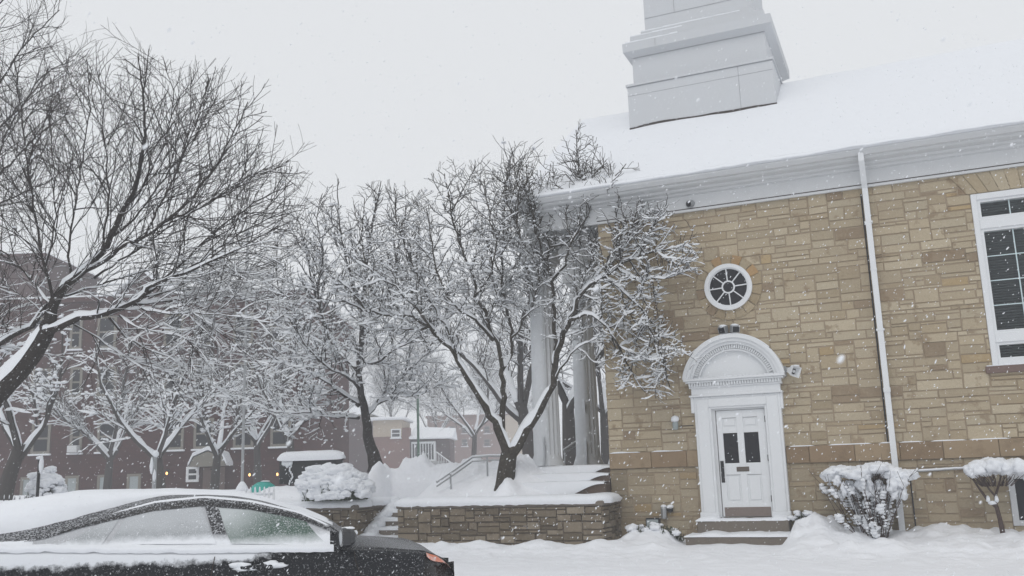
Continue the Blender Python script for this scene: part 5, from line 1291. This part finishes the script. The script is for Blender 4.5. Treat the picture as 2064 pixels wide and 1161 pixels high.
# roof snow and belt snow
snow_top = lambda x: np.interp(x, [-3.85, -3.7, -3.4, -2.93, -2.33, -1.49, -.92, -.66, -.386, -.16, .02], [1.2, 1.30, 1.47, 1.612, 1.684, 1.688, 1.635, 1.568, 1.46, 1.362, 1.287])
mb = MB(); xx = np.arange(-3.85, -.02, .06); V = []; yy = [0, .05, .16, .33, .6]
for x in xx:
    h = carsec(x); kq = sstep(-2.1, -1.4, x) * .8; y0, z0 = h[11][0] + (h[12][0] - h[11][0]) * kq, h[11][1] + (h[12][1] - h[11][1]) * kq; y0 += -.02 + .03 * fbm(x, 0, 6, 3); tz = max(float(snow_top(x)), h[13][1] + .012); z0 -= .002
    e = .012 * fbm(x, 1, 2, 2.5)
    prof_ = [(y0, z0 - .012), (y0 + .01, z0 + .45 * (tz - .03 - z0)), (y0 + .05, z0 + .8 * (tz - .025 - z0)), (y0 + .15, tz - .018 + e * .5), (.9, tz + e)]
    for (y, z) in prof_ + [(1.8 - y, z) for y, z in prof_[-2::-1]]: V.append(cl(x, y, z))
mb.add(V, [(i * 9 + q, i * 9 + 9 + q, i * 9 + 10 + q, i * 9 + 1 + q) for i in range(len(xx) - 1) for q in range(8)] + [tuple(range(9)), tuple(range((len(xx) - 1) * 9, len(xx) * 9))[::-1]])
mb.build('roof_snow', M_snow, car, smooth=True)
mb = MB(); xx = np.arange(-3.75, -.055, .04); V = []
for x in xx:
    b = float(belt(x)); e = .014 * fbm(x, 0, 6, 3) + .012 * fbm(x, 0, 3, 9); up_ = .062 + .018 * fbm(x, 2, 2, 1.5) + .012 * fbm(x, 2, 5, 8); k = sstep(-.03, -.2, x)
    h = carsec(x); (ya, za), (yb_, zb_) = h[8], h[9]; f_ = min(1, up_ / max(.02, zb_ - za)); yt = ya + (yb_ - ya) * f_
    V += [cl(x, yt - .010, b + up_), cl(x, yt - .016 * k - .008, b + up_ * .6), cl(x, .012 - .012 * k, b + .032 + e * .5), cl(x, -.004, b + .002 + e * .9), cl(x, .004, b - .02 + e * .9)]
mb.add(V, [(i * 5 + q, i * 5 + q + 1, i * 5 + 6 + q, i * 5 + 5 + q) for i in range(len(xx) - 1) for q in range(4)])
mb.build('belt_snow', M_snow, car, smooth=True)
# mirror, headlight, handle, crease, wheels
mc = cl(.035, -.12, 1.243); md = -CX * .98 - CY * .20; mf = orient(mc, md)
mb = MB(); V = []; k = 24
for (d_, q) in ((.055, 1.0), (.03, 1.06), (-.02, 1.0), (-.06, .75), (-.085, .3)):
    for i in range(k):
        a = 2 * math.pi * i / k; c_, s_ = math.cos(a), math.sin(a); c_ = math.copysign(abs(c_) ** .7, c_); s_ = math.copysign(abs(s_) ** .7, s_); V.append(mf(.070 * q * c_, .076 * q * s_, d_ * .9))
mb.add(V, [(a * k + i, a * k + (i + 1) % k, a * k + k + (i + 1) % k, a * k + k + i) for a in range(4) for i in range(k)] + [tuple(range(k))[::-1], tuple(range(4 * k, 5 * k))])
mb.tube([cl(.0, .05, 1.17), cl(.02, -.06, 1.20)], .03, 8)
mir = mb.build('wing_mirror', mat('mirror_shell', (.02, .021, .024), .2, .5, coat=.5), car, smooth=False)
mb = MB(); V = [mf(.056 * math.cos(2 * math.pi * i / k), .062 * math.sin(2 * math.pi * i / k), .052) for i in range(k)]
mb.add(V, [tuple(range(k))]); mb.build('mirror_glass', mat('mirror_glass', (.4, .42, .43), .1, .5, metal=1.0), mir)
mb = MB(); mb.ico(mf(0, .072, -.01), (.06, .05, .012), .25, 2, CA); mb.ico(mf(-.03, .03, -.075), (.025, .03, .02), .3, 2, CA); mb.build('snow_cap', M_snowt, mir, smooth=True)
mb = MB(); V = []
for i, x in enumerate(np.linspace(.70, .96, 14)):
    h = carsec(x); f0, f1 = h[4], h[8]; w_ = .48 * math.sin(math.pi * min(1, (i + .8) / 13)) ** .6
    for q in range(5):
        k_ = w_ * q / 4; y_, z_ = f1[0] + (f0[0] - f1[0]) * k_, f1[1] + (f0[1] - f1[1]) * k_
        y_ = f1[0] + (h[6][0] - f1[0]) * min(1, q / 2)
        V.append(cl(x + .05 * sstep(.3, 1.06, x) * y_ / .9 + .012, y_ - .014, z_ - .004))
mb.add(V, [(i * 5 + q, i * 5 + q + 1, i * 5 + 6 + q, i * 5 + 5 + q) for i in range(13) for q in range(4)])
mb.build('headlight', mat('amber_lamp', (.75, .22, .12), .3, .5, noise=[(9, .6, (.8, .78, .78), .5, .6)]), car)
mb = MB(); mb.box((-.82, -.028, 1.015), (-.56, -.006, 1.05), CA, bev=.008); mb.build('door_handle', M_body, car); mb = MB()
for k in range(10): mb.ico(cl(-.86 + .36 * rng.random(), -.012, 1.04 + .035 * (rng.random() - .5)), (.06, .014, .02), .6, 2, CA, k)
mb.build('handle_snow', M_snowt, car, smooth=True)
mb = MB(); mb.tube([cl(.10 + .05 * k_ * k_, -.013, 1.12 - .18 * k_) for k_ in np.linspace(0, 2.6, 14)], .004, 4); mb.tube([cl(-1.02, -.012, 1.13), cl(-1.06, -.014, .9), cl(-1.02, -.01, .5)], .004, 4); mb.build('door_gap', M_seam, car)
for (x, y) in ((.30, .06), (-2.45, .06), (.30, 1.74), (-2.45, 1.74)):
    sg = -1 if y < .9 else 1
    mb = MB(); k = 28; f = lambda r_, a, d: cl(x + r_ * math.cos(a), y + sg * d, .15 + .33 + r_ * math.sin(a))
    V = [f(r_, 2 * math.pi * i / k, d) for (r_, d) in ((.20, .07), (.31, .09), (.33, .06), (.33, -.12)) for i in range(k)]
    mb.add(V, [(a * k + i, a * k + (i + 1) % k, a * k + k + (i + 1) % k, a * k + k + i) for a in range(3) for i in range(k)])
    wh = mb.build('wheel', M_iron, car)
    mb = MB(); mb.add([f(.2, 2 * math.pi * i / k, .066) for i in range(k)], [tuple(range(k))]); mb.build('rim', M_steel, wh)

# ------------------------------------------------------------------ buildings behind
def building(name, label, cat, px0, px1, ytop, Y, depth, m, z0=.8, snow=.25, roof='flat', rise=2.0):
    a, b = at(px0, 900, Y)[0], at(px1, 900, Y)[0]; zt = at((px0 + px1) / 2, ytop, Y)[2]
    root = thing(name, label, cat, ((a + b) / 2, Y, z0))
    mb = MB(); mb.box((a, Y, z0 - 1), (b, Y + depth, zt)); mb.build('wall', m, root)
    mb = MB()
    if roof == 'flat':
        mb.box((a - .25, Y - .25, zt + .001), (b + .25, Y + depth + .2, zt + .25)); r_ = mb.build('roof', m, root)
        mb = MB(); mb.box((a - .22, Y - .22, zt + .251), (b + .22, Y + depth + .17, zt + .25 + snow * .4), bev=.04); mb.build('roof_snow', M_snow, r_)
    elif roof == 'hip':
        mb.box((a - .3, Y - .3, zt + .001), (b + .3, Y + depth + .3, zt + .22)); r_ = mb.build('roof', M_lime, root)
        mb = MB(); q = min(rise * 1.6, (b - a) * .45, depth * .45)
        mb.add([(a - .35, Y - .35, zt + .221), (b + .35, Y - .35, zt + .221), (b + .35, Y + depth + .3, zt + .221), (a - .35, Y + depth + .3, zt + .221), (a + q, Y + q, zt + rise), (b - q, Y + q, zt + rise), (b - q, Y + depth - q, zt + rise), (a + q, Y + depth - q, zt + rise)],
               [(0, 1, 5, 4), (1, 2, 6, 5), (2, 3, 7, 6), (3, 0, 4, 7), (4, 5, 6, 7)]); mb.build('roof_snow', M_snow, r_)
    elif roof == 'gable':
        c_ = (a + b) / 2; mb.add([(a, Y + .02, zt), (b, Y + .02, zt), (c_, Y + .02, zt + rise), (a, Y + depth, zt), (b, Y + depth, zt), (c_, Y + depth, zt + rise)], [(0, 1, 2), (5, 4, 3)]); r_ = mb.build('gable', m, root)
        mb = MB()
        for sgn, x in ((1, a), (-1, b)):
            mb.add([(x - sgn * .35, Y - .3, zt - .2), (c_, Y - .3, zt + rise + .02), (c_, Y + depth, zt + rise + .02), (x - sgn * .35, Y + depth, zt - .2), (x - sgn * .35, Y - .3, zt - .02), (c_, Y - .3, zt + rise + .22), (c_, Y + depth, zt + rise + .22), (x - sgn * .35, Y + depth, zt - .02)],
                   [(0, 1, 5, 4), (4, 5, 6, 7), (0, 3, 2, 1), (0, 4, 7, 3)])
        mb.build('roof_snow', M_snow, r_)
    return root, a, b, zt
def window(root, px0, px1, py0, py1, Y, frame=M_lime, pane_m=None, sash=True, sill=True):
    p0, p1 = at(px0, py1, Y), at(px1, py0, Y); a, b, c, d = p0[0], p1[0], p0[2], p1[2]; fw = .14
    mb = MB()
    for (x0, x1, z0_, z1) in ((a, a + fw, c, d), (b - fw, b, c, d), (a + fw, b - fw, d - fw, d), (a + fw, b - fw, c, c + fw)): mb.box((x0, Y - .07, z0_), (x1, Y + .02, z1))
    if sash: mb.box((a + fw, Y - .05, (c + d) / 2 - .05), (b - fw, Y + .02, (c + d) / 2 + .05))
    wn = mb.build('window', frame, root)
    mb = MB(); mb.box((a + fw, Y - .03, c + fw), (b - fw, Y - .001, d - fw)); mb.build('pane', pane_m or M_glass, wn)
    if sill: mb = MB(); mb.box((a - .1, Y - .2, c - .1), (b + .1, Y - .001, c - .0), bev=.03); mb.build('sill_snow', M_snow, wn)
    return wn
YB = 52.0
bld, a, b, zt = building('brick_building', 'long dark red brick building with pale framed windows behind the left trees', 'building', -420, 612, 612, YB, 14, M_brick, .6, .3, 'flat')
for row, (t0, t1) in enumerate(((640, 706), (742, 803), (852, 915))):
    for k, x in enumerate((-330, -280, -160, -110, 62, 140, 195, 330, 390, 470, 545)):
        dy = -(x - 80) * .031 * (1 if row < 3 else 1)
        window(bld, x, x + (42 if k != 5 else 28), t0 + dy, t1 + dy, YB - .001)
for x in (-200, -120, 40, 130, 195, 255): window(bld, x, x + 30, 960 - (x - 80) * .031, 1006 - (x - 80) * .031, YB - .001, M_lime, M_paneblue, False, False)
acp = at(153, 905, YB); mb = MB(); mb.box((acp[0] - .28, YB - .5, acp[2] - .2), (acp[0] + .28, YB - .07, acp[2] + .18), bev=.03); mb.build('air_conditioner', M_trim, bld)
window(bld, 375, 402, 940, 972, YB - .001, M_white, M_glass, True, False)
# entrance hood and gable
p = at(432, 940, YB); mb = MB(); mb.prism([(-1.0, 0), (1.0, 0), (.75, .5), (0, .8), (-.75, .5)], lambda x, z, d: np.array([p[0] + x, YB - d, p[2] + z]), 1.2, .0); eh = mb.build('entrance_hood', M_lime, bld)
mb = MB(); mb.prism([(-1.05, .02), (-.8, .55), (0, .88), (.8, .55), (1.05, .02), (1.05, .2), (.8, .75), (0, 1.08), (-.8, .75), (-1.05, .2)], lambda x, z, d: np.array([p[0] + x, YB - d, p[2] + z]), 1.25, .05); mb.build('hood_snow', M_snow, eh)
mb = MB(); mb.box((p[0] - .6, YB - .06, p[2] - 2.2), (p[0] + .6, YB - .001, p[2] - .05)); mb.build('door', M_brown, bld)
building('brick_wing', 'brick wing with snowy gable behind the long dark brick building', 'building', 215, 330, 600, YB + 16, 10, M_brick, .6, .3, 'gable', 2.0)
building('brick_tower', 'taller brick block at the left edge behind the long brick building', 'building', -300, 62, 525, YB + 15, 9, M_brick, .6, .3, 'flat')
M_lit = mat('lit_lantern', (1, .6, .25), .4); _b = M_lit.node_tree.nodes['Principled BSDF']; _b.inputs['Emission Color'].default_value = (1, .55, .2, 1); _b.inputs['Emission Strength'].default_value = 2.5
for (x, y, lab) in ((336, 954, 'lit amber lantern on the brick wall behind the small forked tree'), (430, 952, 'lit amber lantern under the snowy entrance hood'), (503, 957, 'lit amber lantern above the teal cover'), (559, 956, 'lit amber lantern at the left edge of the black sign')):
    p = at(x, y, YB - 1.4 if x == 430 else YB - .2); o = thing('wall_lantern', lab, 'lantern', p, 'lit lanterns on the brick building')
    mb = MB(); mb.ico(p, (.06, .06, .085), 0, 2); mb.build('bulb', M_lit, o, smooth=True)
    mb = MB(); mb.box((p[0] - .12, p[1] - .1, p[2] + .12), (p[0] + .12, p[1] + .12, p[2] + .2)); mb.box((p[0] - .03, p[1] + .1, p[2] - .1), (p[0] + .03, p[1] + (.2 if x != 430 else .15), p[2] + .15)); mb.build('bracket', M_iron, o)
r2, a, b, zt = building('brick_house', 'plain brown brick house half hidden behind the black sign', 'house', 560, 745, 842, 112, 14, M_brick, .8, .25, 'hip', 1.6)
window(r2, 640, 665, 880, 905, 111.999); mb = MB(); p0, p1 = at(699, 935, 111.9), at(699, 850, 111.9); mb.tube([(p1[0], 111.9, p0[2] - .5), (p1[0], 111.9, p1[2])], .11, 6); mb.build('downpipe', M_white, r2)
YH = 105.0
r3, a, b, zt = building('brick_house', 'orange brick house with beige gable and white bay window beyond the snow heap', 'house', 752, 826, 880, YH, 9, M_brick2, .6, .25, 'none')
zt0 = at(790, 880, YH)[2]; p0, p1 = at(770, 880, YH), at(808, 846, YH)
mb = MB(); mb.box((at(752, 880, YH)[0], YH - .05, zt0 + .002), (p1[0] + .1, YH + 8, p1[2])); g = mb.build('gable', M_beige, r3)
mb = MB(); mb.box((at(745, 880, YH)[0], YH - .5, p1[2] + .001), (p1[0] + .5, YH + 8.5, p1[2] + .35), bev=.1); mb.build('roof_snow', M_snow, g)
window(r3, 788, 808, 864, 883, YH - .06, M_white)
mb = MB(); q0, q1 = at(808, 880, YH), at(826, 862, YH); mb.box((p1[0] + .101, YH - .02, zt0 + .001), (q1[0], YH + 1.2, q1[2])); mb.build('chimney', M_brick2, r3)
x0, x1 = at(827, 900, YH)[0], at(905, 900, YH)[0]; ze = at(860, 884, YH)[2]; zr_ = at(830, 866, YH)[2]
mb = MB(); mb.box((x0 + .01, YH + 1.2, .0), (x1, YH + 9, ze)); mb.build('side_wing', M_brick, r3)
mb = MB(); mb.add([(x0 - .1, YH - .3, ze), (x1 + .4, YH - .3, ze - .05), (x1 + .4, YH + 9, ze), (x0 - .1, YH + 9, ze), (x0 - .1, YH - .3, ze + .2), (x1 + .4, YH - .3, ze + .12), (x1 + .4, YH + 6, zr_ + .3), (x0 - .1, YH + 6, zr_ + .6)], [(0, 1, 5, 4), (4, 5, 6, 7), (1, 2, 6, 5), (0, 4, 7, 3), (3, 2, 1, 0)]); mb.build('porch_roof_snow', M_snow, r3)
bx0, bx1 = at(829, 900, YH)[0], at(877, 900, YH)[0]; bz0, bz1 = at(850, 928, YH)[2], at(850, 893, YH)[2]
mb = MB(); mb.box((bx0, YH, .2), (bx1 + .8, YH + 1.19, bz0 - .12)); mb.build('porch_base', M_cement, r3)
mb = MB(); mb.box((bx0, YH + .12, bz0 - .119), (bx1, YH + 1.18, bz1 + .15))
bay = mb.build('bay_window', M_white, r3); mb = MB()
for k in range(8):
    x = bx0 + .12 + (bx1 - bx0 - .2) * k / 8; mb.box((x, YH + .08, bz0 + .08), (x + (bx1 - bx0) / 8 * .6, YH + .119, bz1 - .08))
mb.build('pane', M_glass, bay)
mb = MB(); sx0 = at(880, 920, YH)[0]
for k in range(7): mb.box((sx0 + k * .28, YH - .9, .2), (sx0 + k * .28 + .3, YH + .3, bz0 - .12 - k * .2), bev=.03)
stq = mb.build('porch_stair', M_cement, r3)
for dy in (-.9, .2):
    mb = MB(); mb.tube([(sx0 - .1, YH + dy, bz0 + .9), (sx0, YH + dy, bz0 + .9), (sx0 + 2.1, YH + dy, bz0 - .7)], .04, 6)
    for k in range(8): mb.tube([(sx0 + .28 * k, YH + dy, bz0 - .2 - .2 * k), (sx0 + .28 * k, YH + dy, bz0 + .9 - .214 * k)], .02, 5)
    mb.build('stair_rail', M_white, stq)
r4, a, b, zt = building('apartment_block', 'hazy flat roofed brick block in the distance beyond the forked tree', 'building', 862, 1120, 838, 150, 20, M_brick2, .6, .35, 'flat')
x0, x1 = at(1018, 900, 150)[0], at(1064, 900, 150)[0]; mb = MB(); mb.box((x0, 149.8, 0), (x1, 150, zt)); mb.build('beige_bay', M_beige, r4)
for x in (904, 930, 975, 1075): 
    for y in (858, 884): window(r4, x, x + 13, y, y + 16, 149.999, M_brown)

# ------------------------------------------------------------------ falling snow
mb = MB(); V8 = np.array([(1, 0, 0), (-1, 0, 0), (0, 1, 0), (0, -1, 0), (0, 0, 1), (0, 0, -1)], float); F8 = np.array([(0, 2, 4), (2, 1, 4), (1, 3, 4), (3, 0, 4), (2, 0, 5), (1, 2, 5), (3, 1, 5), (0, 3, 5)])
NF = 20000; Yf = nrg.uniform(2.2, 26, NF); Xf = nrg.uniform(-1, 1, NF) * (Yf * .62 + 1.0); Zf = nrg.uniform(0, 1, NF) * (Yf * .56 + 1.2) + 1.75 - Yf * .17 - .4
drift = np.array([.62, .1, .78]); drift /= np.linalg.norm(drift); sd = np.cross(drift, (0, 1, 0)); sd /= np.linalg.norm(sd); td = np.cross(sd, drift)
VI, FI = ICO[1]
for k in range(NF):
    if Zf[k] < .25: continue
    q = VI * (1 + .22 * nrg.standard_normal((12, 1)).clip(-1, 1)); a = nrg.uniform(.0011, .0027) * (1 + .9 * sstep(3, 10, Yf[k])); e = nrg.uniform(1.6, 2.6)
    mb.addq(np.array([Xf[k], Yf[k], Zf[k]]) + q[:, :1] * a * e * (drift + .2 * nrg.standard_normal(3)) + q[:, 1:2] * a * sd + q[:, 2:] * a * td, FI)
for k in range(34):
    y = rng.uniform(.6, 2.0); P_ = np.array([rng.uniform(-1, 1) * y * .58, y, 1.75 + y * rng.uniform(-.12, .52)]); a = rng.uniform(.0012, .0022)
    mb.addq(P_ + VI[:, :1] * a * 1.9 * drift + VI[:, 1:2] * a * sd + VI[:, 2:] * a * td, FI)
o = mb.build('falling_snow', M_snowt, origin=(0, 0, 0)); tag(o, kind='stuff')

# ------------------------------------------------------------------ haze
hz = bpy.data.materials.new('haze'); hz.use_nodes = True; N = hz.node_tree; N.nodes.remove(N.nodes['Principled BSDF'])
pv = N.nodes.new('ShaderNodeVolumePrincipled'); pv.inputs['Color'].default_value = (.93, .95, .98, 1); pv.inputs['Density'].default_value = .0034; pv.inputs['Anisotropy'].default_value = 0.0
N.links.new(pv.outputs[0], N.nodes['Material Output'].inputs['Volume'])
mb = MB(); mb.box((-150, -12, -1.5), (150, 190, 20.5)); o = mb.build('haze', hz); tag(o, kind='stuff')
